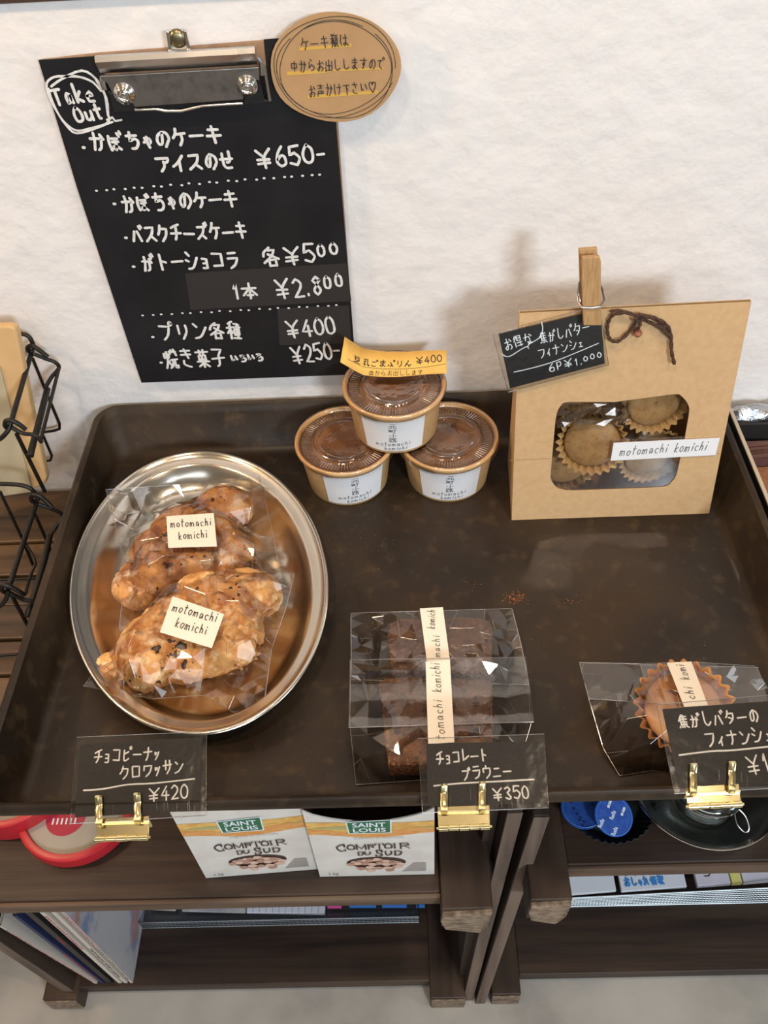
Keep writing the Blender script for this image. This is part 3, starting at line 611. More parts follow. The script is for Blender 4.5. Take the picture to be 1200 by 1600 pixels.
yarn(mb, bw([(998, 492), (1012, 490), (1028, 500), (1042, 520), (1046, 523), (1030, 508), (1012, 500), (1000, 494)]), .0013)
yarn(mb, bw([(1000, 490), (1020, 492), (1040, 505), (1047, 524), (1047, 545), (1051, 564)]), .0014)
yarn(mb, bw([(1000, 494), (996, 505), (991, 514)]), .0014); yarn(mb, bw([(990, 490), (997, 486), (1003, 490), (1000, 497), (992, 496), (990, 490)], .005), .0014)
mb.build('twine_bow', M['twine'], kb, smooth=True)
q = BG.w(*BG.uv(995, 517), .004); mb = MB(); mb.lathe([(.0001, -.0032), (.0022, -.0024), (.0034, 0), (.0022, .0024), (.0001, .0032)], q, 14); mb.build('bead', M['seal'], kb, smooth=True)

# clothespin on the bag's top edge
PB = Pl(BG.w(*BG.uv(925, 500), .006), (1, 0, .02), (0, .10, 1))
cp = thing('clothespin', 'wooden clothespin clipping the small sign to the kraft bag', 'clothespin', PB.p(925, 503))
def pinpts(dx): return [(910+dx, 503), (938+dx, 503), (937+dx, 462), (937+dx, 404), (935+dx, 396), (908+dx, 398), (907+dx, 405), (908+dx, 462)]
plate(MB(), PB, pinpts(0), .001, .0055).build('jaw', M['pin_wood'], cp, bevel=.0006)
mb = MB(); a = [PB.w(PB.uv(x, y)[0], PB.uv(x, y)[1], e) for (x, y, e) in ((910, 503, -.0045), (938, 503, -.0045), (938, 462, -.0040), (936, 394, -.0065), (907, 396, -.0065), (908, 462, -.0040))]; mb.prism(a, PB.N*-.0035); mb.build('jaw', M['pin_wood'], cp, bevel=.0005)
mb = MB(); 
mb.tube([PB.w(*PB.uv(*p), e) for p, e in (((908, 446), -.006), ((904, 462), -.004), ((903, 470), .001), ((907, 474), .0062), ((922, 474), .0068), ((936, 472), .0066), ((943, 466), .003), ((942, 455), -.002), ((938, 446), -.006))], .0008, 6)
mb.tube([PB.w(*PB.uv(*p), e) for p, e in (((907, 448), -.006), ((903, 459), .002), ((905, 467), .004))], .0008, 6); mb.build('spring', M['steel_dull'], cp, smooth=True)
# the small sign it holds
def frame_sleeve(t, pl, outer, e0, e1):
    mb = MB(); plate(mb, pl, outer, e0, e1); mb.build('plastic_sleeve', M['sleeve'], t)
    mb = MB(); mb.tube([pl.w(*pl.uv(*p), (e0+e1)/2) for p in outer], .00035, 6, closed=True); mb.build('sleeve_edge', M['weld'], t)
SB = Pl(BG.w(*BG.uv(860, 540), .003), BG.U, BG.V)
sg = thing('sign_card', 'small tilted black sign in a clear sleeve pegged on the kraft bag', 'sign', SB.p(862, 606))
cd_ = plate(MB(), SB, [(779, 522), (938, 484), (945, 568), (797, 607)], -.0004, 0).build('card', M['black_card'], sg)
mb = MB(); ww = .0008
wpx(mb, SB, 'お得な', (790, 548), (836, 533), 17, ww); wpx(mb, SB, '焦がしバター', (845, 537), (924, 517), 17, ww); wpx(mb, SB, 'フィナンシェ', (842, 560), (914, 540), 14, ww)
wpx(mb, SB, '6P¥1.°°°', (858, 581), (944, 560), 12, ww); lpx(mb, SB, [(803, 581), (830, 575), (870, 563), (935, 536)], ww); lpx(mb, SB, [(784, 553), (795, 557), (815, 545), (824, 541), (826, 545), (826, 538), (842, 528), (848, 515), (846, 503)], ww)
mb.build('lettering', M['white_ink'], cd_)
frame_sleeve(sg, SB, [(770, 523), (936, 478), (951, 570), (794, 613)], -.0007, .0006)
#@@SIGNS
# ------------------------------------------------------------------ price signs with brass hinges on the tray rim
def sign(label, hlabel, outer, card, lines, rule, hinge, prongs, yb, el=16):
    O = AY(*outer[0], yb); e = math.radians(el); pl = Pl(O, (1, 0, 0), (0, math.cos(e), math.sin(e)))
    t = thing('price_sign', label, 'sign', pl.p((outer[0][0]+outer[1][0])/2, outer[0][1]), 'black price signs along the front of the tray')
    cd_ = plate(MB(), pl, card, -.0004, 0).build('card', M['black_card'], t)
    mb = MB()
    for s, a, b, h in lines: wpx(mb, pl, s, a, b, h, .00105)
    lpx(mb, pl, rule, .0011); mb.build('lettering', M['white_ink'], cd_)
    frame_sleeve(t, pl, outer, -.0008, .0007)
    mb = MB()
    for k in range(9):
        x = outer[0][0]+30+random.random()*(outer[1][0]-outer[0][0]-40); y = outer[0][1]-22-random.random()*14; lpx(mb, pl, [(x, y), (x+1, y+16)], .00022, e=.0009, sm=False)
    mb.build('sleeve_scratches', M['weld'], t)
    h = thing('brass_hinge', hlabel, 'hinge clip', pl.p((hinge[0][0]+hinge[1][0])/2, hinge[0][1]), 'brass hinge clips')
    hl = plate(MB(), pl, hinge, -.0030, -.0020).build('hinge_leaf', M['brass'], h, bevel=.0002)
    kl = pl.w(*pl.uv(hinge[0][0], hinge[0][1]), -.001); kr = pl.w(*pl.uv(hinge[1][0], hinge[1][1]), -.001)
    for k in range(5):
        a = kl.lerp(kr, k/5+.01); b = kl.lerp(kr, (k+1)/5-.01); mb = MB(); mb.tube([a, b], .0021 if k % 2 == 0 else .0019, 12); mb.build('knuckle', M['brass'], hl, smooth=True, sharp=50)
    d = (kr-kl).normalized(); MB().tube([kl-d*.0012, kr+d*.0012], .0009, 8).build('hinge_pin', M['brass'], h, smooth=True)
    for (x, y0, y1) in prongs:
        w = 5.4; mb = MB(); prof = [(y1+3, .0012), (y1-2, .0034), (y1-12, .0020), (y1-22, .0032), ((y0+y1)/2-6, .0018), (y0+12, .0022), (y0+4, .0036), (y0, .0024)]
        vs = []
        for y, ee in prof:
            for dx, de in ((-w, 0), (-w, .0012), (-w*.4, .0018), (w*.4, .0018), (w, .0012), (w, 0)): vs.append(pl.w(*pl.uv(x+dx, y), ee+de))
        n = 6; mb.add(vs, [(i*n+k, i*n+(k+1) % n, (i+1)*n+(k+1) % n, (i+1)*n+k) for i in range(len(prof)-1) for k in range(n)]+[tuple(range(n)), tuple(range(len(vs)-n, len(vs)))])
        mb.build('prong', M['brass'], h, smooth=True, sharp=45)
    # the second leaf folded down behind the tray rim
    MB().box((kl.x, yb-.0005, kl.z-.004), (kr.x, yb+.0008, kl.z+.004)).build('rear_leaf', M['brass'], h)
sign('black price sign for the croissants in front of the oval platter', 'brass hinge clip holding the sign in front of the oval platter', [(109, 1287), (322, 1274), (323, 1143), (120, 1152)], [(117, 1277), (312, 1266), (316, 1152), (125, 1163)],
     [('チョコピーナッ', (146, 1192), (252, 1186), 20), ('クロワッサン', (187, 1219), (290, 1206), 20), ('¥420', (231, 1253), (296, 1246), 21)], [(131, 1235), (160, 1233), (200, 1226), (240, 1224), (304, 1217)],
     [(148, 1311), (231, 1308), (231, 1274), (150, 1279)], [(157, 1244, 1290), (217, 1240, 1285)], -.4265)
sign('black price sign for the brownies, in front of the brown cake slices', 'brass hinge clip holding the sign in front of the brown cake slices', [(660, 1270), (857, 1262), (850, 1147), (653, 1154)], [(669, 1260), (846, 1254), (839, 1158), (666, 1162)],
     [('チョコレート', (682, 1194), (765, 1188), 19), ('ブラウニー', (722, 1219), (803, 1213), 18), ('¥350', (770, 1251), (829, 1246), 19)], [(678, 1228), (720, 1224), (780, 1221), (834, 1218)],
     [(685, 1294), (766, 1291), (765, 1256), (684, 1260)], [(694, 1226, 1270), (753, 1223, 1268)], -.4265)
sign('black price sign at the right frame edge, in front of the fluted financier', 'brass hinge clip holding the sign at the right frame edge', [(1054, 1240), (1268, 1228), (1240, 1083), (1026, 1101)], [(1061, 1229), (1258, 1218), (1232, 1093), (1035, 1108)],
     [('焦がしバターの', (1062, 1138), (1190, 1127), 20), ('フィナンシェ', (1103, 1167), (1212, 1157), 21), ('¥1', (1170, 1213), (1208, 1208), 30)], [(1061, 1180), (1110, 1174), (1150, 1172), (1225, 1164)],
     [(1075, 1260), (1160, 1256), (1156, 1220), (1074, 1228)], [(1081, 1194, 1241), (1141, 1191, 1238)], -.4285)
#@@FOOD
# ------------------------------------------------------------------ oval steel platter
PC = Vector((-.1795, -.2050, ZT)); ang = math.atan2(-.2694, .9630)   # direction of the long axis measured from +y
pa, pb = .1535, .1080
ax1 = Vector((.2694*-1, .9630, 0)).normalized(); ax1 = Vector((-.2694, .9630, 0)); ax2 = Vector((.9630, .2694, 0))
pt = thing('oval_platter', 'oval stainless steel platter holding the wrapped croissants', 'platter', PC)
prof = [(0, .0262), (-.0010, .0275), (-.0026, .0275), (-.0036, .0262), (-.0080, .0235), (-.0125, .0228), (-.0150, .0215), (-.0200, .0140), (-.0270, .0060), (-.0340, .0030), (-.0420, .0022)]
mb = MB(); n = 96; vs = []; prof2 = [(-.044, .0002), (-.028, .0028), (-.021, .0110), (-.0130, .0210), (-.004, .0250)] + prof
for off, z in prof2:
    for k in range(n):
        a = 2*math.pi*k/n; q = PC+ax1*((pa+off)*math.cos(a))+ax2*((pb+off)*math.sin(a)); vs.append(q+Vector((0, 0, z)))
K = len(prof2); mb.add(vs, [(i*n+k, i*n+(k+1) % n, (i+1)*n+(k+1) % n, (i+1)*n+k) for i in range(K-1) for k in range(n)]+[tuple(range(n)), tuple(range((K-1)*n, K*n))])
mb.build('platter_dish', M['steel_platter'] if 'steel_platter' in M else M['steel_sat'], pt, smooth=True, sharp=60)

# ------------------------------------------------------------------ lumpy pastry from overlapping lobes, remeshed to one skin
def lump(name, label, cat, lobes, m, loc, vox=.0015, amp=.0020, fr=70, chips=(), grp=None, mats=None):
    mb = MB()
    for (c, r, rot, tilt) in lobes:
        Mx = Matrix.Rotation(rot, 3, 'Z') @ Matrix.Rotation(tilt, 3, 'Y'); nn = 20; vs = [];
        pr = [(math.sin(math.pi*i/12), -math.cos(math.pi*i/12)) for i in range(13)]
        b = MB(); b.lathe([(max(x, .001), z) for x, z in pr], (0, 0, 0), nn)
        mb.add([Vector(c)+Mx @ Vector((v.x*r[0], v.y*r[1], v.z*r[2])) for v in b.v], b.f+[tuple(range(nn)), tuple(range(12*nn, 13*nn))])
    t = thing(name, label, cat, loc, grp); tmp = mb.build('tmp', m, t)
    rm = tmp.modifiers.new('r', 'REMESH'); rm.mode = 'VOXEL'; rm.voxel_size = vox
    sm = tmp.modifiers.new('s', 'SMOOTH'); sm.iterations = 3; sm.factor = .5
    dg = bpy.context.evaluated_depsgraph_get(); dg.update(); me = bpy.data.meshes.new_from_object(tmp.evaluated_get(dg)); bpy.data.objects.remove(tmp)
    for v in me.vertices:
        p = v.co; q = noise.noise(p*40); k = noise.fractal(p*fr, .9, 2.2, 4)*amp + noise.noise(p*fr*.35)*amp*1.6 + .0006*abs(math.sin((p.x*.8+p.y*.6)*520+q*5)) - .0016*max(0, noise.noise(p*95)-.25)*3; v.co = p+v.normal*k
    zmin = min(v.co.z for v in me.vertices)
    me.shade_smooth(); me.materials.clear(); me.materials.append(m)
    o = bpy.data.objects.new('crust', me); COL.objects.link(o); o.parent = t; PW[o] = PW[t]
    return t, o
def chips_on(t, crust, spots, m, r=.0024):
    for (x, y, s) in spots:
        L = Vector((x, y, 0))-Vector((PW[t].x, PW[t].y, 0)); hit, p, nrm, _ = crust.ray_cast(Vector((L.x, L.y, .3)), Vector((0, 0, -1)))
        if not hit: continue
        mb = MB(); Mx = nrm.to_track_quat('Z', 'Y').to_matrix() @ Matrix.Rotation(random.random()*6, 3, 'Z')
        k = 11; el = random.uniform(.5, 1); rr_ = [random.uniform(.45, 1.35) for _ in range(k)]; ring = [(r*s*rr_[i]*math.cos(2*math.pi*i/k), r*s*el*rr_[i]*math.sin(2*math.pi*i/k)) for i in range(k)]
        vs = [p+Mx @ Vector((a, b, -.001)) for a, b in ring]+[p+Mx @ Vector((a*.8, b*.8, .0002)) for a, b in ring]+[p+Mx @ Vector((a*.4, b*.4, .0003)) for a, b in ring]
        mb.add([v+PW[t] for v in vs], [(j*k+i, j*k+(i+1) % k, (j+1)*k+(i+1) % k, (j+1)*k+i) for j in (0, 1) for i in range(k)]+[tuple(range(2*k, 3*k))])
        mb.build('chocolate_chip', m, crust, smooth=True, sharp=0)
def lz(u, v, z): p = AZ(u, v, z); return (p.x, p.y, z)
def lobe(u, v, z, rx, ry, rz, rot=0, tilt=0): return (lz(u, v, z), (rx, ry, rz), math.radians(rot), math.radians(tilt))
Z0 = ZT+.0035
loA = [lobe(352, 795, Z0+.018, .027, .021, .018, -15), lobe(285, 828, Z0+.018, .030, .022, .020, 25), lobe(325, 835, Z0+.020, .030, .024, .021, -10), lobe(350, 868, Z0+.018, .028, .032, .020, 30), lobe(262, 885, Z0+.018, .028, .030, .019, -30), lobe(222, 912, Z0+.014, .024, .024, .015, 20), lobe(300, 880, Z0+.018, .034, .028, .020), lobe(240, 860, Z0+.012, .020, .022, .014)]
loB = [lobe(385, 930, Z0+.020, .030, .022, .020, -8), lobe(318, 928, Z0+.024, .024, .018, .020, 10), lobe(356, 990, Z0+.022, .030, .034, .022, 20), lobe(290, 980, Z0+.022, .040, .030, .023, 10), lobe(238, 1018, Z0+.020, .027, .034, .021, 15), lobe(285, 1025, Z0+.018, .032, .024, .019, 10), lobe(182, 1042, Z0+.012, .017, .012, .011, -15), lobe(350, 960, Z0+.022, .034, .026, .021), lobe(330, 1015, Z0+.016, .028, .024, .016)]
ca, oa = lump('chocolate_croissant', 'brown sugar-dusted chocolate croissant at the back of the platter', 'croissant', loA, M['pastry_dark2'] if 'pastry_dark2' in M else M['pastry_dark'], lz(290, 860, Z0), grp='croissants on the oval platter')
cb, ob = lump('chocolate_croissant', 'golden chocolate croissant at the front of the platter', 'croissant', loB, M['pastry'], lz(290, 1000, Z0), grp='croissants on the oval platter')
oa.data.materials.append(M['pastry'])
def pz(u, v, s, z=Z0+.036): p = AZ(u, v, z); return (p.x, p.y, s)
rnd = random.Random(77); extra = lambda cx, cy, sx, sy, n: [pz(rnd.gauss(cx, sx), rnd.gauss(cy, sy), rnd.uniform(.25, .8)) for _ in range(n)]
chips_on(ca, oa, [pz(330, 778, 1.6), pz(322, 790, 1.1), pz(355, 800, 1), pz(345, 776, .6), pz(262, 830, 1.8), pz(250, 838, 1.3), pz(270, 845, 1.2), pz(300, 870, 1), pz(265, 880, 1.2), pz(240, 905, .9)]+extra(262, 838, 12, 9, 14)+extra(330, 785, 18, 10, 6)+extra(270, 880, 25, 10, 8), M['choc'])
chips_on(cb, ob, [pz(360, 921, 1.7), pz(374, 933, 1.1), pz(245, 1018, 1.5), pz(242, 1052, 1), pz(280, 1010, 2.4), pz(268, 1004, 1.6), pz(282, 1032, 2.2), pz(290, 1046, 1.3), pz(345, 945, .6), pz(274, 1022, 1.4), pz(190, 1052, 1.4), pz(310, 925, .8)]+extra(276, 1022, 9, 14, 16)+extra(366, 925, 16, 8, 6)+extra(190, 1048, 12, 4, 6), M['choc'])

# ------------------------------------------------------------------ crinkled cellophane
def drape(t, quad, zfun, name='cellophane', npts=150, crump=.004, m=None, edge=True, seed=1, edge_z=None, nedge=12):
    """thin film: random facets over the quad, resting on zfun; quad is a list of (x,y,z) corners"""
    rnd = random.Random(seed); Q = [Vector(q) for q in quad]; n = len(Q); bd = []
    for i in range(n):
        a, b = Q[i], Q[(i+1) % n]
        for k in range(nedge): bd.append(a.lerp(b, k/nedge))
    P2 = [Vector((p.x, p.y)) for p in bd]; nb = len(P2); poly = list(P2)
    def inside(p):
        c = False
        for i in range(nb):
            a, b = poly[i], poly[i-1]
            if (a.y > p.y) != (b.y > p.y) and p.x < (b.x-a.x)*(p.y-a.y)/(b.y-a.y)+a.x: c = not c
        return c
    x0 = min(p.x for p in P2); x1 = max(p.x for p in P2); y0 = min(p.y for p in P2); y1 = max(p.y for p in P2)
    tries = 0
    while len(P2) < nb+npts and tries < 9000:
        tries += 1; p = Vector((rnd.uniform(x0, x1), rnd.uniform(y0, y1)))
        if inside(p) and all((p-q).length > .0045 for q in P2): P2.append(p)
    r = delaunay_2d_cdt(P2, [(i, (i+1) % nb) for i in range(nb)], [], 1, 1e-7); V, F = r[0], r[2]
    vs = []
    for i, p in enumerate(V):
        dmin = min((p-q).length for q in poly[:nb]); w = min(1, dmin/.014); eb = min(bd, key=lambda q: (Vector((q.x, q.y))-p).length).z
        z = zfun(p.x, p.y); j = rnd.uniform(-.3, 1)*crump
        vs.append(Vector((p.x, p.y, max(eb*(1-w)+(z+j)*w, (z-.002) if w > .4 else -9))))
    mb = MB(); mb.add(vs, [tuple(f) for f in F]); o = mb.build(name, m or M['cello'], t)
    if edge:
        mb = MB(); mb.tube(bd, .00028, 5, closed=True); mb.build('seam', M['weld'], o)
        # sharp folds that catch the light
        eds = set()
        for f in F:
            for i in range(len(f)): eds.add(tuple(sorted((f[i], f[i-1]))))
        eds = sorted(eds); rnd.shuffle(eds); mb = MB()
        for a, b in eds[:int(len(eds)*.16)]: mb.tube([vs[a], vs[b]], .00018, 4)
        mb.build('creases', M['weld'], o)
    return o
def zl(lobes, base, gap=.0025):
    def f(x, y):
        z = base
        for c, r, rot, tilt in lobes:
            dx, dy = x-c[0], y-c[1]; ca_, sa = math.cos(-rot), math.sin(-rot); u = (dx*ca_-dy*sa)/(r[0]+.004); v = (dx*sa+dy*ca_)/(r[1]+.004); q = u*u+v*v
            top = c[2]+r[2]+gap
            if q < 1: z = max(z, c[2]+(r[2]+gap)*math.sqrt(1-q))
            elif q < 4: z = max(z, base+(c[2]-base)*(2-math.sqrt(q))*.9)
        return z
    return f
def sticker(t, quad3, text, name='sticker', m='cream', w=.0007, hh=.24):
    a, b, c, d = [Vector(q) for q in quad3]     # bottom-left, bottom-right, top-right, top-left
    pl = Pl(a, b-a, d-a); U = (b-a).length; Vv = (d-a).length
    stk = MB().prism([a, b, c, d], pl.N*.0003).build(name, M[m], t)
    mb = MB()
    S = lambda u, v, e=0: a+(b-a)*(u/U)+(d-a)*(v/Vv)+pl.N*e
    write(mb, S, text[0], (U*.07, Vv*.62), (U*.95, Vv*.66), Vv*hh, w, e=.0006, slant=.1); write(mb, S, text[1], (U*.22, Vv*.24), (U*.84, Vv*.28), Vv*hh, w, e=.0006, slant=.1)
    mb.build('lettering', M['pen'], stk)
def bq(pts, z): return [AZ(*p, zz) for p, zz in zip(pts, z)]
bgA = thing('cellophane_bag', 'clear cellophane bag around the croissant at the back of the platter', 'bag', lz(300, 860, Z0), 'cellophane bags on the platter')
drape(bgA, bq([(165, 765), (280, 757), (405, 744), (426, 832), (440, 905), (330, 935), (186, 985), (196, 880)], [.728, .724, .735, .728, .722, .722, .722, .726]), zl(loA, Z0+.006), npts=170, crump=.0035, seed=3)
bgB = thing('cellophane_bag', 'clear cellophane bag around the croissant at the front of the platter', 'bag', lz(300, 1000, Z0), 'cellophane bags on the platter')
drape(bgB, bq([(130, 1072), (195, 990), (262, 915), (350, 890), (460, 895), (447, 950), (424, 1015), (414, 1090), (370, 1116), (318, 1086), (240, 1092)], [.722, .728, .735, .74, .733, .730, .725, .722, .718, .718, .720]), zl(loB, Z0+.006), npts=190, crump=.004, seed=5)
def topz(o, t, x, y):
    hit, p, n, _ = o.ray_cast(Vector((x-PW[t].x, y-PW[t].y, .3)), Vector((0, 0, -1))); return (p.z+PW[t].z) if hit else Z0+.03
for (t, z, q) in ((bgA, Z0+.0475, [(263, 856), (339, 854), (334, 802), (260, 807)]), (bgB, Z0+.0515, [(250, 988), (331, 1013), (350, 960), (270, 932)])):
    sticker(t, [AZ(*p, z) for p in q], ('motomachi', 'komichi'))

# ------------------------------------------------------------------ brownie slices in cellophane
BRm = {}
def brownie(label, pts_top, z, th, grp, voids, seed):
    c = AZ((pts_top[0][0]+pts_top[3][0])/2, (pts_top[0][1]+pts_top[3][1])/2, z-th); rnd = random.Random(seed)
    t = thing('brownie_slice', label, 'cake slice', c, grp); P = [AZ(*p, z) for p in pts_top]; n = len(P)
    # dense outline -> slightly uneven side wall
    out = []
    for i in range(n):
        for k in range(6):
            p = P[i].lerp(P[(i+1) % n], k/6); out.append(p+Vector((rnd.uniform(-1, 1), rnd.uniform(-1, 1), 0))*.0003)
    m = len(out); mb = MB(); vs = []; cc = sum(out, Vector())/m
    for dz, s in ((-th, .985), (-th+.002, 1), (-.002, 1), (-.0006, .985), (0, .96)): vs += [cc+(p-cc)*s+Vector((0, 0, dz)) for p in out]
    mb.add(vs, [(j*m+i, j*m+(i+1) % m, (j+1)*m+(i+1) % m, (j+1)*m+i) for j in range(4) for i in range(m)]); mb.build('crust', M['brownie_top'], t, smooth=True, sharp=60)
    mb = MB(); mb.add([cc+(p-cc)*.962+Vector((0, 0, .0003)) for p in out], [tuple(range(m))]); cf = mb.build('crumb_face', M['brownie'], t)
    mb = MB()
    for (x, y, s) in voids:
        p = AZ(x, y, z+.0005); k = 7; mb.add([p+Vector((s*.0007*(1+.9*rnd.random())*math.cos(i*6.283/k), s*.0007*(1+.9*rnd.random())*math.sin(i*6.283/k), 0)) for i in range(k)], [tuple(range(k))])
    mb.build('chocolate_bits', M['choc'], cf)
    return t
BG2 = 'brownie slices in the tray'
rr = random.Random(4)
vF = [(rr.uniform(605, 762), rr.uniform(1078, 1188), rr.uniform(.4, 1.6)) for _ in range(70)] + [(606, 1105, 3), (615, 1118, 3), (616, 1128, 2.5), (724, 1080, 2.6), (745, 1100, 2.4), (664, 1110, 2), (740, 1145, 3.2), (745, 1140, 2), (620, 1145, 2.4)]
brownie('speckled brown cake slice in the front cellophane bag behind its sign', [(607, 1196), (768, 1190), (771, 1120), (771, 1070), (765, 1062), (700, 1058), (640, 1056), (600, 1060), (590, 1066), (598, 1120)], .7230, .019, BG2, vF, 1)
brownie('dark brown cake slice in the rear cellophane bag, partly covered', [(612, 1052), (768, 1050), (770, 985), (766, 972), (752, 966), (715, 964), (660, 968), (625, 966), (610, 974), (606, 990)], .7180, .0165, BG2, [(700, 985, 2), (650, 1000, 1.5), (760, 1000, 2)], 2)
def flat(base): return lambda x, y: base
def zbox(pts, ztop, base, gap=.003):
    Q = [AZ(*p, ztop) for p in pts]; x0 = min(q.x for q in Q); x1 = max(q.x for q in Q); y0 = min(q.y for q in Q); y1 = max(q.y for q in Q)
    def f(x, y):
        d = max(x0-x, x-x1, y0-y, y-y1, 0); return max(base, ztop+gap-max(0, d-.002)*1.1)
    return f
bb = thing('cellophane_bag', 'clear cellophane bag around the rear cake slice', 'bag', lz(690, 1010, ZT), 'cellophane bags around the cake slices')
drape(bb, bq([(549, 1062), (548, 958), (800, 951), (815, 1010), (826, 1070)], [.712, .720, .720, .716, .712]), zbox([(606, 1052), (770, 966)], .718, .706), npts=80, crump=.0018, seed=8)
bf = thing('cellophane_bag', 'clear cellophane bag with a folded flap around the front cake slice', 'bag', lz(690, 1130, ZT), 'cellophane bags around the cake slices')
drape(bf, bq([(556, 1226), (547, 1135), (548, 1031), (821, 1027), (830, 1130), (808, 1205), (700, 1216)], [.7015, .716, .728, .728, .716, .7035, .702]), zbox([(592, 1196), (771, 1062)], .723, .706), npts=60, crump=.0012, seed=15)
mb = MB(); fp = [Vector(p) for p in bq([(545, 1137), (547, 1031), (821, 1027), (834, 1128)], [.7272, .7292, .7292, .7272])]
NU, NV = 14, 10; vs = []
for j in range(NV+1):
    for i in range(NU+1):
        a = fp[0].lerp(fp[3], i/NU); b = fp[1].lerp(fp[2], i/NU); p = a.lerp(b, j/NV); p = p+Vector((0, 0, .0035*math.sin(math.pi*j/NV)**2+.0004*math.sin(i*2.1+j))); vs.append(p)
mb.add(vs, [(j*(NU+1)+i, j*(NU+1)+i+1, (j+1)*(NU+1)+i+1, (j+1)*(NU+1)+i) for j in range(NV) for i in range(NU)]); mb.build('flap', M['cello'], bf, smooth=True, sharp=0)
MB().tube(fp, .0003, 5, closed=True).build('flap_edge', M['weld'], bf)
def strip(t, px, z, words, w=.00055):
    Q = [AZ(*p, z) for p in px]   # bottom-left, bottom-right, top-right, top-left
    pl = Pl(Q[0], Q[1]-Q[0], Q[3]-Q[0]); stp = MB().prism(Q, pl.N*.0003).build('paper_strip', M['cream'], t); mb = MB()
    for s, a, b, h in words:
        A = pl.uv(*a); B = pl.uv(*b); write(mb, pl.w, s, A, B, h, w, e=.0006, slant=.2)
    mb.build('lettering', M['pen_soft'], stp)
strip(bb, [(667, 1034), (703, 1032), (692, 949), (656, 951)], .7225, [('machi', (688, 1028), (686, 993), .0058), ('komich', (680, 984), (679, 953), .0062)])
strip(bf, [(669, 1163), (710, 1160), (703, 1031), (665, 1034)], .7335, [('tomachi', (695, 1157), (690, 1093), .0066), ('komichi', (690, 1083), (686, 1036), .0066)])

# ------------------------------------------------------------------ financiers
def financier(label, c, nrm, r, h, grp, m, lm, fl=26, name='financier', spin=0):
    c = Vector(c); Mx = Vector(nrm).normalized().to_track_quat('Z', 'Y').to_matrix() @ Matrix.Rotation(spin, 3, 'Z'); t = thing(name, label, 'cake', c, grp)
    def rad(rr_, a, i):
        k = [.25, 1, 1, 1.1, 1.25][min(i, 4)]; q = rr_*(1+.050*k*math.cos(fl*a)); return q*math.cos(a), q*math.sin(a)
    mb = MB(); mb.lathe([(r*.70, -h*.5), (r*.80, -h*.35), (r*.90, 0), (r*1.0, h*.40), (r*1.10, h*.62)], c, fl*8, rad=rad, M=Mx); mb.add([], []); mb.disc(r*.70, -h*.5, c, 48, M=Mx, up=False)
    mb.build('fluted_liner', lm, t, smooth=True, sharp=0, solid=.0002)
    mb = MB(); prof = [(r*.68, -h*.48), (r*.86, h*.10), (r*.90, h*.34), (r*.82, h*.44), (r*.60, h*.50), (r*.30, h*.53), (.0005, h*.54)]
    mb.lathe(prof, c, 48, M=Mx, rad=lambda q, a, i: (q*(1+.02*math.sin(3*a+i))*math.cos(a), q*(1+.02*math.sin(3*a+i))*math.sin(a))); mb.build('cake', m, t, smooth=True, sharp=0)
    return t
FG = 'financiers behind the kraft bag window'
def inbag(u, v, dep): return BG.w(*BG.uv(u, v), -dep)
N_ = BG.N
for lab, (u, v, dep), nn, r, sp in (('fluted round financier at the left of the bag window, in front', (930, 702, .016), (N_+Vector((-.18, 0, .10))), .0268, 0), ('fluted round financier at the upper right of the bag window', (1028, 640, .020), (N_+Vector((.12, 0, .05))), .0265, .1),
    ('fluted round financier at the lower right, behind the paper strip', (1022, 726, .023), (N_+Vector((.15, 0, -.1))), .0262, .2), ('fluted round financier at the lower left corner of the window', (890, 748, .034), (N_+Vector((0, 0, .2))), .0262, .3),
    ('fluted round financier at the upper left, behind the shiny film', (920, 625, .038), (N_+Vector((.1, 0, .2))), .0262, .4)):
    financier(lab, inbag(u, v, dep), nn, r, .018, FG, M['financier'], M['liner'], spin=sp)
ib = thing('inner_bag', 'shiny clear inner wrapper in the upper left of the bag window', 'wrapper', inbag(915, 660, .01))
# crumpled film inside the window, in front of the cakes' upper left
rnd = random.Random(12); mb = MB(); gx, gy = 9, 5; vs = []
for j in range(gy+1):
    for i in range(gx+1):
        u = 868+(i/gx)*118+rnd.uniform(-4, 4); v = 630+(j/gy)*42+rnd.uniform(-3, 3)-i*.6; vs.append(inbag(u, v, .0030+rnd.random()*.0035))
mb.add(vs, [f for j in range(gy) for i in range(gx) for f in (((j*(gx+1)+i), j*(gx+1)+i+1, (j+1)*(gx+1)+i), (j*(gx+1)+i+1, (j+1)*(gx+1)+i+1, (j+1)*(gx+1)+i))]); mb.build('wrapper_film', film('inner_wrapper', .08, (.9, .9, .9), .30, 1.5), ib)

fn = financier('fluted financier in cellophane at the right front of the tray', AZ(1066, 1112, .7215), (-.10, -.22, 1), .0310, .021, None, M['financier2'], M['liner2'], 24)
fb = thing('cellophane_bag', 'clear cellophane bag around the fluted financier at the right front', 'bag', lz(1050, 1120, ZT))
cF = AZ(1066, 1112, .7215)
def zf(x, y):
    d = math.hypot(x-cF.x, y-cF.y); return max(.705, .7365-max(0, d-.030)*.8)
drape(fb, bq([(968, 1212), (943, 1170), (918, 1085), (905, 1035), (1000, 1037), (1078, 1034), (1180, 1041), (1200, 1075), (1225, 1180), (1100, 1215), (1020, 1204)], [.7015, .706, .717, .724, .736, .742, .73, .72, .705, .7015, .7015]), zf, npts=80, crump=.003, seed=21)
mb = MB(); fp = [Vector(p) for p in bq([(921, 1092), (905, 1036), (1185, 1043), (1205, 1112)], [.727, .729, .742, .738])]; mb.add(fp, [(0, 1, 2, 3)]); MB().tube(fp, .0003, 5, closed=True).build('flap_edge', M['weld'], fb); mb.build('flap', M['cello'], fb)
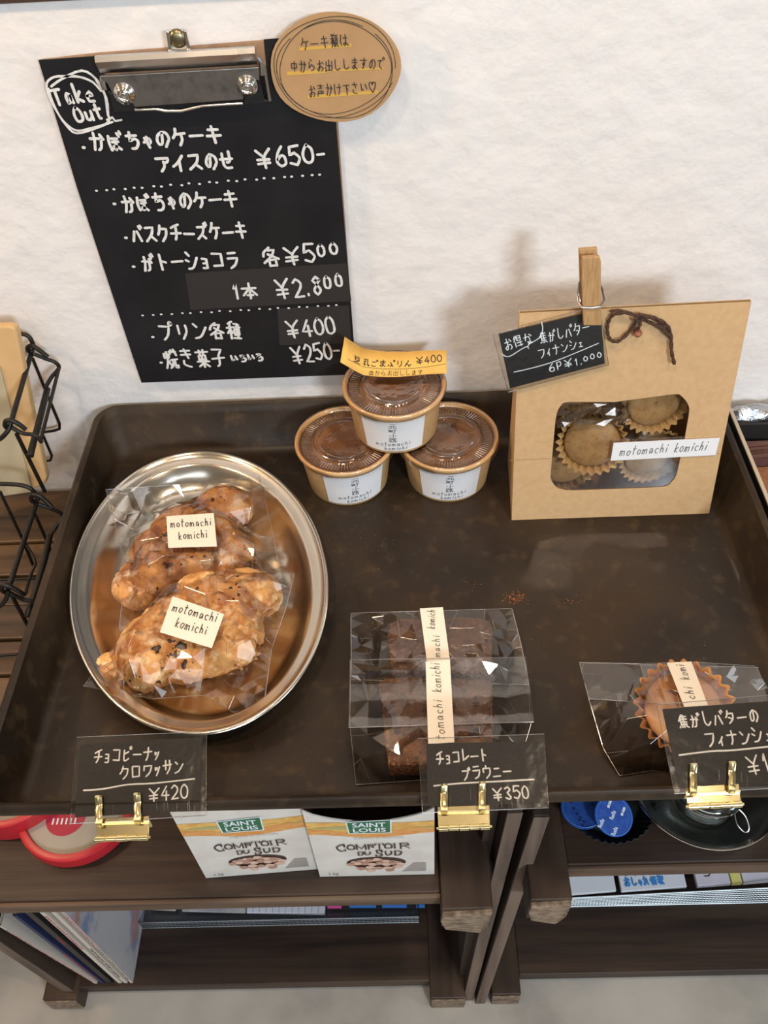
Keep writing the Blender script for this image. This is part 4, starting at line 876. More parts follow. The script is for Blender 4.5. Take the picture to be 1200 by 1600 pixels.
strip(fb, [(1069, 1105), (1106, 1102), (1080, 1034), (1042, 1036)], .7455, [('chi', (1086, 1094), (1080, 1073), .0060), ('komi', (1078, 1063), (1068, 1038), .0062)])
#@@REST
# ------------------------------------------------------------------ wire baskets
def T3(*pts): return [AY(u, v, y) for u, v, y in pts]
def rndc(pts, k=5): return spl([Vector(p) for p in pts], k)
UG = 'black wire baskets left of the tray'
wr = .0021
def wire_basket(label, loc, dv, bits):
    t = thing('wire_basket', label, 'basket', loc, UG)
    for nm, pts, r, sm in bits:
        P = T3(*pts); mb = MB(); mb.tube(rndc(P) if sm else P, r, 8); mb.build(nm, M['black_wire'], t, smooth=True, sharp=50)
    return t
ub = wire_basket('upper black wire basket against the wall, holding the kraft pouch', AY(30, 700, -.06), 0, [
    ('rim_wire', [(-60, 524, -.012), (0, 521, -.012), (30, 521, -.012), (46, 527, -.012), (54, 545, -.014)], wr, True),
    ('rim_wire', [(50, 548, -.014), (17, 660, -.106)], .0024, False), ('rim_wire', [(17, 660, -.106), (10, 676, -.112), (-10, 690, -.115), (-60, 695, -.115)], wr, True),
    ('hook', [(52, 549, -.018), (44, 548, -.02), (44, 542, -.022), (52, 541, -.022), (64, 549, -.024), (75, 558, -.026)], wr, True), ('hook', [(20, 668, -.105), (9, 667, -.11), (9, 658, -.112), (18, 657, -.112), (30, 663, -.112), (40, 671, -.112)], wr, True),
    ('side_wire', [(53, 553, -.02), (70, 560, -.02), (86, 566, -.02), (92, 575, -.02), (80, 590, -.03), (71, 606, -.04)], .0019, True), ('stacking_bar', [(74, 608, -.035), (62, 655, -.075), (52, 692, -.105), (47, 713, -.118)], .0031, True),
    ('side_wire', [(92, 576, -.02), (63, 690, -.11)], .0017, False), ('side_wire', [(18, 668, -.11), (36, 677, -.11), (55, 680, -.11), (65, 691, -.11)], .0019, True),
    ('upright_wire', [(51, 560, -.016), (72, 612, -.014), (93, 662, -.012), (93, 670, -.012), (84, 673, -.012), (62, 676, -.012)], .0015, False), ('upright_wire', [(37, 612, -.016), (56, 655, -.014), (49, 682, -.014)], .0014, False),
    ('upright_wire', [(26, 678, -.110), (70, 768, -.105)], .0018, False), ('upright_wire', [(68, 682, -.012), (81, 712, -.010), (79, 719, -.010), (62, 722, -.010)], .0014, False)])
lb = wire_basket('lower black wire basket standing on the planks', AY(40, 1000, -.17), 0, [
    ('rim_wire', [(-60, 757, -.105), (0, 756, -.105), (32, 758, -.105), (50, 765, -.105), (60, 782, -.108)], wr, True), ('rim_wire', [(57, 785, -.109), (13, 920, -.208)], .0025, False),
    ('rim_wire', [(13, 922, -.208), (8, 938, -.212), (-8, 950, -.214), (-60, 955, -.214)], .0021, True),
    ('hook', [(58, 785, -.11), (49, 782, -.113), (50, 774, -.115), (60, 774, -.115), (71, 782, -.116), (81, 792, -.118)], wr, True), ('hook', [(12, 928, -.205), (3, 922, -.21), (4, 915, -.212), (12, 915, -.212), (26, 922, -.212), (38, 930, -.212)], wr, True),
    ('side_wire', [(59, 787, -.11), (78, 794, -.11), (92, 800, -.11), (97, 808, -.112), (88, 822, -.12), (77, 838, -.13)], .0019, True), ('stacking_bar', [(78, 836, -.128), (68, 880, -.16), (50, 940, -.198), (42, 964, -.212)], .0030, True),
    ('side_wire', [(97, 809, -.112), (62, 950, -.205)], .0016, False), ('side_wire', [(13, 925, -.208), (35, 936, -.208), (52, 940, -.208), (62, 948, -.206)], .0019, True),
    ('upright_wire', [(54, 802, -.110), (83, 868, -.108)], .0015, False), ('upright_wire', [(0, 768, -.105), (35, 842, -.105), (66, 920, -.115)], .0015, False), ('upright_wire', [(40, 850, -.105), (55, 878, -.12), (46, 905, -.135), (8, 1040, -.20), (0, 1048, -.21)], .0015, True),
    ('upright_wire', [(18, 930, -.207), (47, 984, -.205)], .0018, False), ('bottom_wire', [(-60, 908, -.131), (0, 906, -.131), (70, 903, -.131)], .0014, False), ('bottom_wire', [(-60, 1026, -.221), (0, 1024, -.221), (33, 1022, -.221)], .0014, False)])
# kraft pouch standing in the upper basket
PO = Pl(AY(30, 740, -.060), (1, -.10, 0), (-.10, .16, 1)); po = thing('kraft_pouch', 'kraft paper pouch with a clear front, in the upper wire basket', 'pouch', AY(30, 750, -.06))
plate(MB(), PO, [(-60, 515), (12, 510), (22, 514), (26, 524), (46, 630), (72, 748), (70, 757), (62, 762), (-60, 790)], -.010, -.001).build('pouch_body', M['kraft_pouch'], po, bevel=.002)
plate(MB(), PO, [(-60, 560), (0, 572), (28, 680), (52, 768), (-60, 784)], -.001, .0012).build('pouch_front', mat('frosted_pouch_window', (.42, .36, .24), .35, c2=(.50, .42, .28), ns=25, bump=.3, bs=18, bdist=.004), po, bevel=.001)

# ------------------------------------------------------------------ right of the tray: foil roll, brown cloth in a black box
fo = thing('foil_parcel', 'crumpled silver foil parcel beside the wall, right of the tray', 'parcel', (.39, -.016, .632))
mb = MB(); nn = 24; vs = []; kx = 16
for i in range(kx+1):
    x = .318+.13*i/kx
    for k in range(nn):
        a = 2*math.pi*k/nn; q = .94+.10*noise.noise(Vector((x*60, math.cos(a)*2, math.sin(a)*2))); end = 1 if 0 < i < kx else .8
        vs.append(Vector((x, -.0185+.0165*q*end*math.cos(a), .682+.048*q*end*math.sin(a))))
mb.add(vs, [(i*nn+k, i*nn+(k+1) % nn, (i+1)*nn+(k+1) % nn, (i+1)*nn+k) for i in range(kx) for k in range(nn)]+[tuple(range(nn)), tuple(range(kx*nn, (kx+1)*nn))]); mb.build('foil_skin', M['foil'], fo, smooth=True, sharp=0)
bx = thing('black_box', 'black box lined with brown cloth, right of the baking tray', 'box', (.45, -.2, .632))
for a, b in (((.3075, -.36, .632), (.3105, -.040, .741)), ((.3075, -.040, .632), (.60, -.0375, .722)), ((.3075, -.364, .632), (.60, -.36, .741)), ((.60, -.364, .632), (.604, -.0375, .741)), ((.3105, -.36, .632), (.60, -.04, .635))): MB().box(a, b).build('box_panel', M['blackbox'], bx, bevel=.0006)
MB().box((.3072, -.364, .7412), (.3108, -.0375, .7432)).build('metal_edge', mat('brushed_gold_edge', (.62, .50, .36), .4, .6), bx, bevel=.0006)
cl = thing('brown_cloth', 'folded reddish brown cloth lying in the black box', 'cloth', (.45, -.2, .6355))
def quilt(name, x0, x1, y0, y1, z, amp, m, fr):
    mb = MB(); a, b = 18, 24; vs = [Vector((x0+(x1-x0)*i/a, y0+(y1-y0)*j/b, z+amp*noise.noise(Vector((i*.35, j*.35, fr))))) for j in range(b+1) for i in range(a+1)]
    n0 = len(vs); vs += [Vector((v.x, v.y, .636)) for v in vs]; fs = [(j*(a+1)+i, j*(a+1)+i+1, (j+1)*(a+1)+i+1, (j+1)*(a+1)+i) for j in range(b) for i in range(a)]; fs += [tuple(n0+q for q in f[::-1]) for f in fs]
    bd_ = [i for i in range(a+1)]+[j*(a+1)+a for j in range(1, b+1)]+[b*(a+1)+i for i in range(a-1, -1, -1)]+[j*(a+1) for j in range(b-1, 0, -1)]
    fs += [(bd_[k], bd_[(k+1) % len(bd_)], n0+bd_[(k+1) % len(bd_)], n0+bd_[k]) for k in range(len(bd_))]; mb.add(vs, fs); return mb.build(name, m, cl, smooth=True, sharp=60)
quilt('cloth_fold', .314, .598, -.068, -.043, .704, .006, M['leather'], 1); quilt('cloth_layer', .314, .598, -.355, -.070, .696, .005, M['brown_suede'], 2)

# ------------------------------------------------------------------ crumbs and cinnamon on the tray
def specks(name, label, pts, m, s0, s1, cat):
    mb = MB(); rnd = random.Random(31)
    for p in pts:
        s = rnd.uniform(s0, s1); v = [Vector((rnd.uniform(-1, 1), rnd.uniform(-1, 1), rnd.uniform(0, .6)))*s for _ in range(3)]; mb.add([p+v[0]+Vector((0, 0, .0001)), p+v[1]+Vector((0, 0, .0001)), p+v[2]+Vector((0, 0, .0001)), p+Vector((0, 0, s))], [(0, 1, 2), (0, 1, 3), (1, 2, 3), (0, 2, 3)])
    o = mb.build(name, m, loc=(0, -.2, ZT)); tag(o, label, cat, kind='stuff')
rnd = random.Random(11)
specks('cinnamon_dusting', 'small orange cinnamon spill in the middle of the tray', [AZ(rnd.gauss(803, 9), rnd.gauss(935, 5), ZT) for _ in range(120)]+[AZ(rnd.gauss(890, 12), rnd.gauss(942, 5), ZT) for _ in range(22)]+[AZ(rnd.gauss(735, 6), rnd.gauss(915, 4), ZT) for _ in range(10)], M['cinnamon'], .0003, .0009, 'powder')
specks('crumbs', 'tiny pale crumbs and cinnamon-gold dust scattered over the tray', [AZ(rnd.uniform(500, 1120), rnd.uniform(770, 1225), ZT) for _ in range(130)]+[AZ(rnd.gauss(560, 30), rnd.gauss(850, 25), ZT) for _ in range(140)]+[AZ(rnd.uniform(100, 520), rnd.uniform(1130, 1235), ZT) for _ in range(60)], M['crumb'], .0001, .0004, 'crumbs')

# ------------------------------------------------------------------ upper shelf, left: red-rimmed lids and almond cartons
ZS = .501
def lid(label, c, r, grp, zt=.016):
    t = thing('storage_lid', label, 'lid', c, grp); L = Vector(c)
    MB().lathe([(r*.86, .001), (r, .001), (r*1.01, .006), (r, zt-.001), (r*.97, zt), (r*.88, zt), (r*.86, zt-.003), (r*.86, .001)], L, 64).build('red_rim', M['red'], t, smooth=True, sharp=50)
    lpn = MB().disc(r*.865, zt-.004, L, 64).build('lid_panel', M['lidpanel'], t)
    MB().disc(r*.34, zt-.0036, L+Vector((-.008, -.012, 0)), 40).build('logo_disc', M['redprint'], lpn)
    mb = MB()
    for k in range(6): mb.box((L.x-.020+k*.0042, L.y-.020, L.z+zt-.0034), (L.x-.0185+k*.0042, L.y-.014, L.z+zt-.0033))
    mb.build('logo_print', M['whiteprint'], lpn)
l1 = lid('round lid with a red rim, pale panel and red emblem, left shelf', (-.3240, -.3105, ZS), .0560, 'red-rimmed lids on the left shelf')
q2 = AZ(12, 1293, .531)
l2 = lid('red-rimmed lid half hidden under the tray at the far left', (q2.x-.012, q2.y+.053, ZS+.0), .0530, 'red-rimmed lids on the left shelf', .03)
def carton(label, x0, x1, y, ztop, yaw, cut, px, loc):
    t = thing('almond_carton', label, 'carton', loc, 'almond cartons on the left shelf'); L = Vector(loc)
    Rz = Matrix.Rotation(yaw, 3, 'Z'); U = Rz @ Vector((1, 0, 0)); B = Rz @ Vector((0, 1, 0)); w = x1-x0; d = .082
    pl = Pl(L, U, (0, 0, 1)); h = ztop-L.z; th = .0012
    front = [(0, 0), (w, 0), (w, h)]+([(w*(1-k/14), h-.024*math.sin(math.pi*k/14)**.7) for k in range(1, 14)] if cut else [])+[(0, h)]
    mb = MB(); mb.prism([L+U*a+Vector((0, 0, b)) for a, b in front], B*th); fpn = mb.build('front_panel', M['boxwhite'], t)
    for a in (0, w-th): mb = MB(); mb.prism([L+U*a+B*th, L+U*(a+th)+B*th, L+U*(a+th)+B*d, L+U*a+B*d], (0, 0, h)); mb.build('side_panel', M['boxbrown'], t)
    mb = MB(); mb.prism([L+B*d, L+U*w+B*d, L+U*w+B*(d+th), L+B*(d+th)], (0, 0, h)); mb.build('back_panel', M['kraftcard'], t)
    mb = MB(); mb.prism([L+B*th, L+U*w+B*th, L+U*w+B*d, L+B*d], (0, 0, th)); mb.build('bottom_panel', M['kraftcard'], t)
    if not cut: mb = MB(); mb.prism([L+Vector((0,0,h)), L+U*w+Vector((0,0,h)), L+U*w+B*d+Vector((0,0,h)), L+B*d+Vector((0,0,h))], (0, 0, th)); mb.build('top_flap', M['boxwhite'], t)
    # landscape band, green plaque, words and almonds; coordinates in panel fractions
    P = lambda a, b, e=.0004: L+U*(a*w)+Vector((0, 0, b*VH))-B*e
    VH = .142
    band = lambda f0, f1, m, nm, e: (lambda mb: mb.add([P(i/16, f(i/16), e) for f in (f0, f1) for i in range(17)], [(i, i+1, 18+i, 17+i) for i in range(16)]).build(nm, m, fpn))(MB())
    band(lambda s: .66+.03*math.cos(s*6), lambda s: .84+.015*math.cos(s*5), M['p_yellow'], 'print_band', .0003)
    band(lambda s: .655+.03*math.cos(s*6), lambda s: .735+.03*math.cos(s*6+.5), M['p_orange'], 'print_band', .0004)
    band(lambda s: .76+.01*math.cos(s*9), lambda s: .765+.03*math.sin(math.pi*min(1, s*2.2)), M['p_olive'], 'print_hill', .0005)
    mb = MB(); mb.add([P(.31, .86, .0007), P(.32, .69, .0007), P(.66, .69, .0007), P(.67, .88, .0007)], [(0, 1, 2, 3)]); mb.build('plaque_border', M['whiteprint'], fpn)
    mb = MB(); mb.add([P(.322, .85, .0008), P(.33, .70, .0008), P(.65, .70, .0008), P(.658, .87, .0008)], [(0, 1, 2, 3)]); mb.build('plaque', M['p_green'], fpn)
    class FP:
        def uv(s, a, b): return a*w, b*VH
        def w(s, a, b, e=0): return L+U*a+Vector((0, 0, b))-B*e
    fp = FP()
    def ft(s, a, b, hh, m, bold=.0, e=.001):
        fonttext(s, fp, a, b, -hh, m, fpn, 'print', e, bold)
    ft('SAINT', (.36, .785), (.62, .785), .062, M['whiteprint'], .02); ft('LOUIS', (.36, .715), (.62, .715), .058, M['whiteprint'], .02)
    ft('Dégustez en Gourmets', (.36, .60), (.76, .605), .038, M['p_grey'], 0)
    SF = {'C': ['826013164998', '8083', '8698'], 'O': ['502215285988958250'], 'M': ['1119', '9199', '1158', '9158', '0020', '0929', '8999', '8090'], 'P': ['2129', '217183864425', '1131', '1939'], 'T': ['5159', '1090', '1012', '9092', '4969'],
          'I': ['5159', '3171', '3979'], 'R': ['2129', '217183744525', '5599', '1131', '1939'], 'D': ['2129', '21619386692919', '1131', '1939'], 'U': ['1116398681', '0131', '7191'], 'S': ['825021346587491917', '8083', '1719']}
    mb = MB()
    for ch, u0, u1, v, hh, ww in [('C', .20, .275, .43, .105, .0015)]+[(c, x0, x1, .453+.002*i, .072, .0014) for i, (c, x0, x1) in enumerate((('O', .282, .350), ('M', .358, .440), ('P', .450, .510), ('T', .512, .585), ('O', .588, .655), ('I', .640, .705)))]+[('R', .705, .80, .455, .085, .0015), ('D', .36, .415, .362, .055, .0012), ('U', .42, .475, .362, .055, .0012), ('S', .51, .575, .335, .100, .0015), ('U', .59, .65, .350, .070, .0014), ('D', .66, .73, .352, .070, .0014)]:
        for st in SF[ch]:
            L_ = [Vector(((u0+(u1-u0)*int(st[i])/9)*w, (v+hh*(9-int(st[i+1]))/9)*VH)) for i in range(0, len(st)-1, 2)]; ribbon(mb, smooth_line(L_), ww if len(L_) > 2 or abs(L_[0].x-L_[1].x) < .3*ww else ww*.6, fp.w, .001)
    mb.build('print_title', M['p_brown'], fpn)
    mb = MB(); mb.add([P(.51+.25*math.cos(a), .235+.085*math.sin(a), .0006) for a in [2*math.pi*k/28 for k in range(28)]], [tuple(range(28))]); mb.build('print_dish', M['p_brown'], fpn)
    rnd = random.Random(5); spots = [(.33+.046*i+rnd.uniform(-.01, .01), .285-.012*abs(i-4)+rnd.uniform(-.01, .01)) for i in range(9)]+[(.30+.06*i, .225+rnd.uniform(-.012, .012)) for i in range(8)]+[(.38+.075*i, .165+rnd.uniform(-.01, .01)) for i in range(5)]+[(.46, .12), (.62, .125), (.70, .18)]
    for q, (a, b) in enumerate(spots):
        mb = MB(); mb.add([P(a+.042*math.cos(k*.628), b+.026*math.sin(k*.628)*(1-.3*math.cos(k*.628)), .0008+.00004*q) for k in range(10)], [tuple(range(10))]); mb.build('print_almond', M['p_almond'] if q % 2 else M['p_almond2'], fpn)
    ft('1 kg', (.09, .035), (.17, .035), .035, M['p_brown'], .0)
    mb = MB()
    for k in range(9): mb.add([P(.93-.02*(9-k)*.6-.1, .07+.017*k, .0006), P(.93, .07+.017*k, .0006), P(.93, .078+.017*k, .0006), P(.93-.02*(9-k)*.6-.1, .078+.017*k, .0006)], [(0, 1, 2, 3)])
    mb.build('print_small_text', M['p_grey'], fpn)
p0 = AZ(500, 1370, ZS); p1 = AZ(679, 1371, ZS); carton('white almond carton with a cut-away front, right of the pair', p0.x, p1.x, p0.y, .645, 0, True, None, p0)
p0 = AZ(322, 1372, ZS); p1 = AZ(497, 1358, ZS); carton('white almond carton with a closed front, left of the pair', 0, (p1-p0).length, p0.y, .650, math.atan2(p1.y-p0.y, p1.x-p0.x), False, None, p0)

# ------------------------------------------------------------------ right shelf: creamers in a fluted tin, steel bowl, glass jar
tn = thing('fluted_tin', 'dark fluted tart tin holding two blue creamers', 'tin', (.178, -.318, ZS))
mb = MB(); q = 40*6
mb.lathe([(.030, .0008), (.034, .002), (.0405, .010), (.043, .013)], (.178, -.318, ZS), q, rad=lambda r, a, i: (r*(1+.022*(i/3)*math.cos(40*a))*math.cos(a), r*(1+.022*(i/3)*math.cos(40*a))*math.sin(a))); mb.disc(.030, .0008, (.178, -.318, ZS), 60); mb.build('tin_body', M['dark_tin'], tn, smooth=True, sharp=0, solid=.0004)
def creamer(label, u, v, z, r, nrm, txt):
    c = AZ(u, v, z); Mx = Vector(nrm).normalized().to_track_quat('Z', 'Y').to_matrix(); t = thing('creamer_pod', label, 'creamer pod', c-Vector((0, 0, .014)), 'blue creamer pods')
    mb = MB(); mb.lathe([(r*.55, -.014), (r*.70, -.012), (r*.82, -.001), (r, -.0006), (r, 0)], c, 40, M=Mx); mb.disc(r*.55, -.014, c, 40, M=Mx, up=False); mb.build('pod_cup', M['blue_pack'], t, smooth=True, sharp=50)
    fl_ = MB().disc(r, .0002, c, 40, M=Mx).build('foil_lid', M['blue_foil'], t)
    mb = MB(); mb.tube([c+Mx @ Vector((r*.93*math.cos(a*.157), r*.93*math.sin(a*.157), .0003)) for a in range(40)], .0005, 5, closed=True); mb.build('lid_rim', M['blue_pack'], t, smooth=True)
    pl = Pl(c+Mx @ Vector((0, 0, .0004)), Mx @ Vector((.88, .47, 0)), Mx @ Vector((-.47, .88, 0)))
    mb = MB()
    if txt:
        for j in range(-2, 3):
            for i in range(-1, 2):
                a = (i*.020+(j % 2)*.008-.004, j*.0068)
                if math.hypot(a[0]+.005, a[1]) < r*.72: write(mb, pl.w, 'mum' if (i+j) % 2 else 'tasty'.replace('s','z').replace('y','e'), a, (a[0]+.0085, a[1]), .0034, .0008, e=.0003)
    else:
        for i in range(10): a = (random.uniform(-.6, .6)*r, random.uniform(-.6, .6)*r); write(mb, pl.w, 'o', a, (a[0]+.003, a[1]), .003, .0005)
    mb.build('lid_print', M['whiteprint'] if txt else M['mag_navy'], fl_)
creamer('blue creamer pod lying flat at the left of the tin', 911, 1262, ZS+.018, .0200, (-.05, 0, 1), False)
creamer('blue creamer pod with white print, tilted at the right of the tin', 959, 1275, ZS+.026, .0180, (.20, -.30, 1), True)
bo = thing('steel_bowl', 'shallow dark steel bowl on the right shelf', 'bowl', (.268, -.325, ZS)); bc = Vector((.266, -.305, ZS))
mb = MB(); mb.lathe([(.0001, .0012), (.035, .0012), (.047, .006), (.060, .018), (.0675, .027), (.069, .0275), (.0695, .0262), (.062, .0165), (.048, .004), (.036, 0), (.0001, 0)], bc, 72); mb.build('bowl_dish', M['steel_bowl'], bo, smooth=True, sharp=60)
MB().tube([bc+Vector((.0690*math.cos(a*math.pi/36), .0690*math.sin(a*math.pi/36), .0275)) for a in range(72)], .0009, 6, closed=True).build('bowl_rim', M['steel'], bo, smooth=True)
jr = thing('glass_jar', 'round glass jar with a wire bail, standing in the steel bowl', 'jar', bc+Vector((0, -.001, .002))); jc = bc+Vector((-.002, -.016, .005))
MB().lathe([(.0001, .0005), (.024, .0005), (.028, .004), (.029, .022), (.027, .028), (.0285, .031), (.0285, .0335), (.030, .0345), (.030, .038), (.026, .041), (.0001, .043)], jc, 60).build('jar_body', M['glass'], jr, smooth=True, sharp=70)
for zz, r_ in ((.0335, .0297), (.0385, .0300), (.029, .0276), (.0405, .024)): MB().tube([jc+Vector((r_*math.cos(a*.105), r_*math.sin(a*.105), zz)) for a in range(60)], .0009, 6, closed=True).build('glass_rim', film('jar_glass_rim', .05, (.7, .78, .74), .45), jr, smooth=True)
MB().tube(rndc([jc+Vector(p) for p in ((.020, -.020, .033), (.027, -.026, .028), (.030, -.034, .020), (.026, -.036, .018), (.020, -.030, .022), (.018, -.023, .03))]), .0007, 6).build('wire_bail', M['steel'], jr, smooth=True)
sc_ = thing('sauce_dish', 'small white dish behind the glass jar, mostly under the tray', 'dish', bc+Vector((-.040, .012, .014)))
MB().lathe([(.0001, .001), (.012, .001), (.018, .006), (.019, .0065), (.0185, .0072), (.0125, .003), (.0001, .002)], bc+Vector((-.040, .012, .014)), 40).build('dish', mat('white_ceramic', (.7, .7, .7), .3), sc_, smooth=True)

# ------------------------------------------------------------------ lower shelf: magazines, mesh trays and papers
ZL = .041
MG = 'magazines leaning in the left rack'
def magazine(label, b, tp, th, d, spine, extra=(), cover=None):
    """spine from b (bottom) to tp (top) as seen; the magazine runs back from it"""
    b = AY(*b, -.350 if len(b) == 2 else 0); tp = AY(*tp, -.350); b = b+(tp-b)*((ZL-b.z)/(tp.z-b.z)); h = (tp-b)
    t = thing('magazine', label, 'magazine', b, MG); W_ = Vector((-th, 0, 0)); D = Vector((0, d, 0))
    mb = MB(); mb.prism([b+W_*.12, b+W_*.88, b+W_*.88+h*.995, b+W_*.12+h*.995], D*.98+Vector((0, 0, 0))); mb.build('pages', M['mag_pages'], t)
    mb = MB(); e = Vector((0, -.0004, 0)); mb.prism([b+e, b+W_+e, b+W_+h+e, b+h+e], (0, .0004, 0)); mb.build('spine', M[spine], t)
    for off, m in ((0, cover or spine), (.9, spine)): mb = MB(); mb.prism([b+W_*off, b+W_*(off+.1), b+W_*(off+.1)+h, b+W_*off+h], D); mb.build('cover', M[m], t)
    for (s0, s1, m) in extra:
        mb = MB(); ff = .5
        k = int((s1-s0)/.022)
        for i in range(k):
            a = s0+(s1-s0)*i/k; q = random.uniform(.2, .35); r_ = random.uniform(.6, .85); mb.add([b+W_*q+h*a-Vector((0, .0007, 0)), b+W_*r_+h*a-Vector((0, .0007, 0)), b+W_*r_+h*(a+.013)-Vector((0, .0007, 0)), b+W_*q+h*(a+.013)-Vector((0, .0007, 0))], [(0, 1, 2, 3)])
        mb.build('spine_print', M[m], t)
magazine('white magazine with red spine print, outermost at the left', (155, 1538), (2, 1446), .0035, .19, 'mag_white', ((.05, .95, 'mag_red'),))
magazine('thin magazine with a navy and red spine, second from the left', (152, 1527), (26, 1430), .0045, .19, 'mag_navy', ((.1, .5, 'mag_red'),), 'mag_navy')
magazine('thick black-spined magazine in the middle of the row', (170, 1530), (48, 1424), .0075, .19, 'mag_black', ((.6, .7, 'mag_red'),))
magazine('grey-white magazine right of the black spine', (178, 1524), (58, 1415), .0050, .19, 'mag_white', ((.5, .9, 'mag_red'),))
magazine('cream magazine second from the right of the row', (188, 1524), (74, 1412), .0048, .19, 'mag_white', ((.1, .5, 'mag_black'),))
magazine('magazine with a watercolour cover, rightmost of the row', (197, 1524), (86, 1410), .0036, .20, 'mag_white', ((.05, .5, 'mag_black'), (.5, .95, 'mag_red')), 'mag_art')
# floppy old magazines behind, seen as curved page edges
for i, (x, m) in enumerate(((-.478, 'mag_pages'), (-.485, 'mag_white'))):
    pass
def mesh_tray(label, x0, x1, y0, y1, h, m, loc, step=.006):
    t = thing('mesh_tray', label, 'mesh tray', loc); r = .0007; z0 = ZL+.001
    mb = MB()
    for z in (z0, z0+h): mb.tube([(x0, y0, z), (x1, y0, z), (x1, y1, z), (x0, y1, z)], .0014, 6, closed=True)
    mb.build('frame', m, t, smooth=True); mb = MB(); k = int((x1-x0)/step)
    for i in range(1, k): x = x0+(x1-x0)*i/k; mb.tube([(x, y0, z0), (x, y0, z0+h)], r, 4); mb.tube([(x, y1, z0), (x, y1, z0+h)], r, 4)
    nr = max(2, int(h/step))
    for j in range(1, nr): z = z0+h*j/nr; mb.tube([(x0, y0, z), (x1, y0, z)], r, 4); mb.tube([(x0, y1, z), (x1, y1, z)], r, 4); mb.tube([(x1, y0, z), (x1, y1, z)], r, 4); mb.tube([(x0, y0, z), (x0, y1, z)], r, 4)
    o = mb.build('wire_mesh', m, t); o['kind'] = 'stuff'; MB().box((x0+.001, y0+.001, z0), (x1-.001, y1-.001, z0+.0012)).build('bottom', m, t)
    return t
a = AZ(215, 1437, ZL); b = AZ(668, 1440, ZL)
mesh_tray('dark wire mesh tray on the lower left shelf', a.x, b.x-.012, -.282, -.08, .022, M['darkmesh'], (-.15, -.2, ZL))
def sheet(name, label, cat, px, z, th, m, tilt=0, grp=None, extra=None):
    Q = [AZ(*p, z) for p in px]; c = sum(Q, Vector())/len(Q); t = thing(name, label, cat, Vector((c.x, c.y, z)), grp); MB().prism(Q, (0, 0, th)).build('sheet' if th < .003 else 'packet_body', m, t, bevel=.0008 if th > .004 else 0); return t, Q
def deep(px, z, dy):   # front edge in the photo, running back under the shelf
    a, b = AZ(*px[0], z), AZ(*px[1], z); return [a, b, b+Vector((0, dy, 0)), a+Vector((0, dy, 0))]
def packet(name, label, cat, f, z, th, dy, m, grid=False, words=None, wm=None):
    Q = deep(f, z, dy); t = thing(name, label, cat, (Q[0]+Q[1])/2); MB().prism(Q, (0, 0, th)).build('body', m, t, bevel=.0008)
    if grid:
        mb = MB(); a, b, c, d = [q+Vector((0, 0, th+.0002)) for q in Q]
        for i in range(1, 12): p, q = a.lerp(b, i/12), d.lerp(c, i/12); mb.tube([p, q], .0004, 4)
        for j in range(1, 12): p, q = a.lerp(d, j/12), b.lerp(c, j/12); mb.tube([p, q], .0004, 4)
        mb.build('grid_lines', M['gridink'], t)
    if words:
        pl = Pl(Q[0]+Vector((0, 0, th+.0003)), Q[1]-Q[0], Q[3]-Q[0]); mb = MB()
        for s, u0, u1, v, h, w in words: write(mb, pl.w, s, (u0, v), (u1, v), h, w, jit=0)
        mb.build('print', wm, t)
    return t
packet('paper_pad', 'white grid paper pad in the mesh tray', 'paper', ((386, 1428), (508, 1430)), ZL+.012, .006, .12, M['paper'], True)
packet('paper_sheet', 'grey crumpled print lying left in the mesh tray', 'paper', ((285, 1425), (384, 1428)), ZL+.011, .004, .11, mat('grey_print', (.34, .34, .38), .6, c2=(.55, .52, .5), ns=40))
packet('paper_sheet', 'cream folded paper at the left end of the mesh tray', 'paper', ((232, 1422), (275, 1424)), ZL+.011, .008, .1, M['mag_white'])
packet('sweet_packet', 'pink packet in the mesh tray right of the grid paper', 'packet', ((512, 1420), (534, 1420)), ZL+.014, .008, .06, M['pink_pack'])
for i, (x0, x1) in enumerate(((546, 588), (597, 636), (650, 664))): packet('sweet_packet', ['blue packet nearest the pink packet in the mesh tray', 'middle blue packet in the mesh tray', 'blue packet at the right end of the mesh tray'][i], 'packet', ((x0, 1419), (x1, 1419)), ZL+.014, .007, .07, M['blue_pack']).__setitem__('group', 'blue packets in the mesh tray')
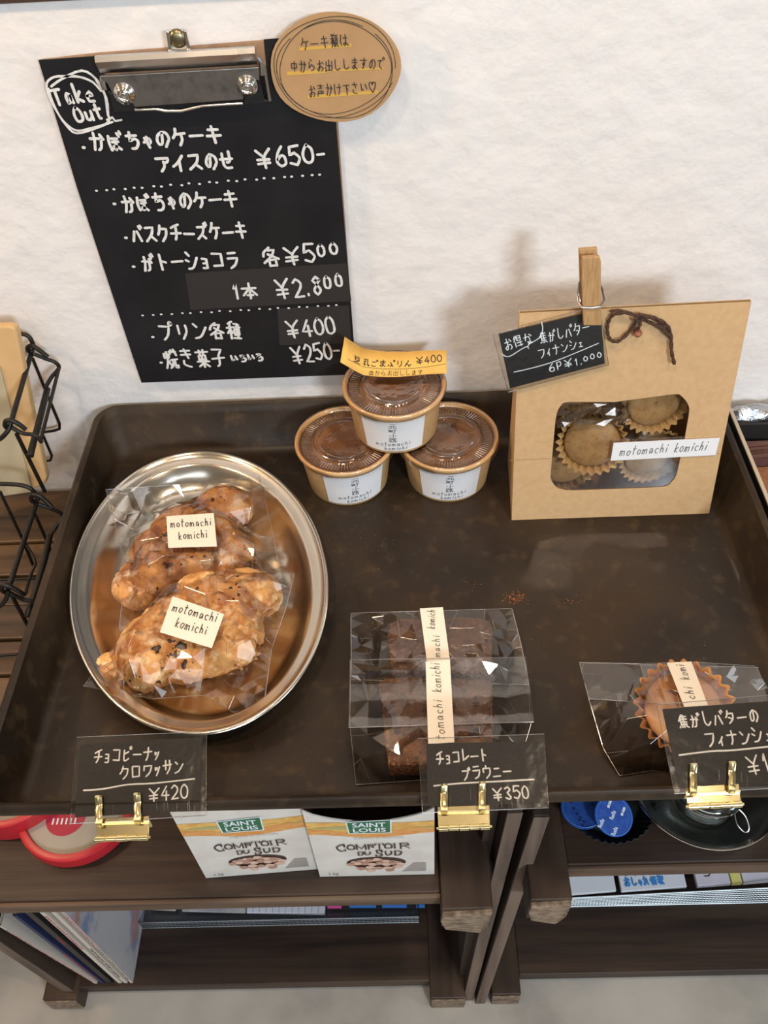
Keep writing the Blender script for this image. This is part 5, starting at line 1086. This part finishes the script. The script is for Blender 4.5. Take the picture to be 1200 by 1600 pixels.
# right rack: leaning silver mesh basket and printed leaflets
a = AZ(889, 1424, ZL); b = AZ(1200, 1417, ZL)
mb_t = thing('mesh_basket', 'silver wire mesh basket with sloping front on the lower right shelf', 'mesh basket', (.3, -.25, ZL))
mb = MB(); X0, X1 = a.x-.002, .62; Y0 = a.y+.006
frame = MB(); hA, hB = .010, .034
def hz(x): return hA+(hB-hA)*min(1, (x-X0)/(b.x-X0))
frame.tube([(X0, Y0, ZL+.0015), (X1, Y0, ZL+.0015)], .0012, 6); frame.tube([(X0, Y0+.008, ZL+hz(X0)), (b.x, Y0+.008, ZL+hz(b.x)), (X1, Y0+.008, ZL+hz(b.x))], .0010, 6); frame.build('frame', M['wiremesh'], mb_t, smooth=True)
k = int((X1-X0)/.0042)
for i in range(k+1):
    x = X0+(X1-X0)*i/k; mb.tube([(x, Y0, ZL+.001), (x+.003, Y0+.008, ZL+hz(x))], .0007, 4)
for j in range(1, 7):
    f = j/7; mb.tube([(X0, Y0+.008*f, ZL+hz(X0)*f), (b.x, Y0+.008*f, ZL+hz(b.x)*f), (X1, Y0+.008*f, ZL+hz(b.x)*f)], .0007, 4)
o = mb.build('wire_mesh', M['wiremesh'], mb_t); o['kind'] = 'stuff'
# leaflets in the basket
packet('leaflet', 'white leaflet with a grey corner at the left end of the mesh basket', 'leaflet', ((890, 1400), (962, 1394)), ZL+.012, .006, .16, M['paper'])
zz = ZL+.014
packet('leaflet', 'leaflet with blue lettering in the mesh basket', 'leaflet', ((970, 1395), (1072, 1388)), zz, .006, .16, M['paper'], words=[('おしゃれ情報', .006, .062, .006, .0105, .0024), ('女の', .008, .028, .020, .010, .0022)], wm=M['blue_ink'])
packet('booklet', 'lavender booklet with one black character in the mesh basket', 'booklet', ((1088, 1388), (1140, 1384)), zz, .008, .16, M['paper_lav'], words=[('ろ', .008, .026, .012, .014, .0014)], wm=M['pen'])
packet('packet', 'yellow-green packet between the lavender booklets', 'packet', ((1142, 1384), (1158, 1383)), zz, .008, .16, M['yellow_pack'])
packet('booklet', 'plain lavender booklet at the right end of the mesh basket', 'booklet', ((1160, 1383), (1215, 1378)), zz, .008, .16, M['paper_lav'])
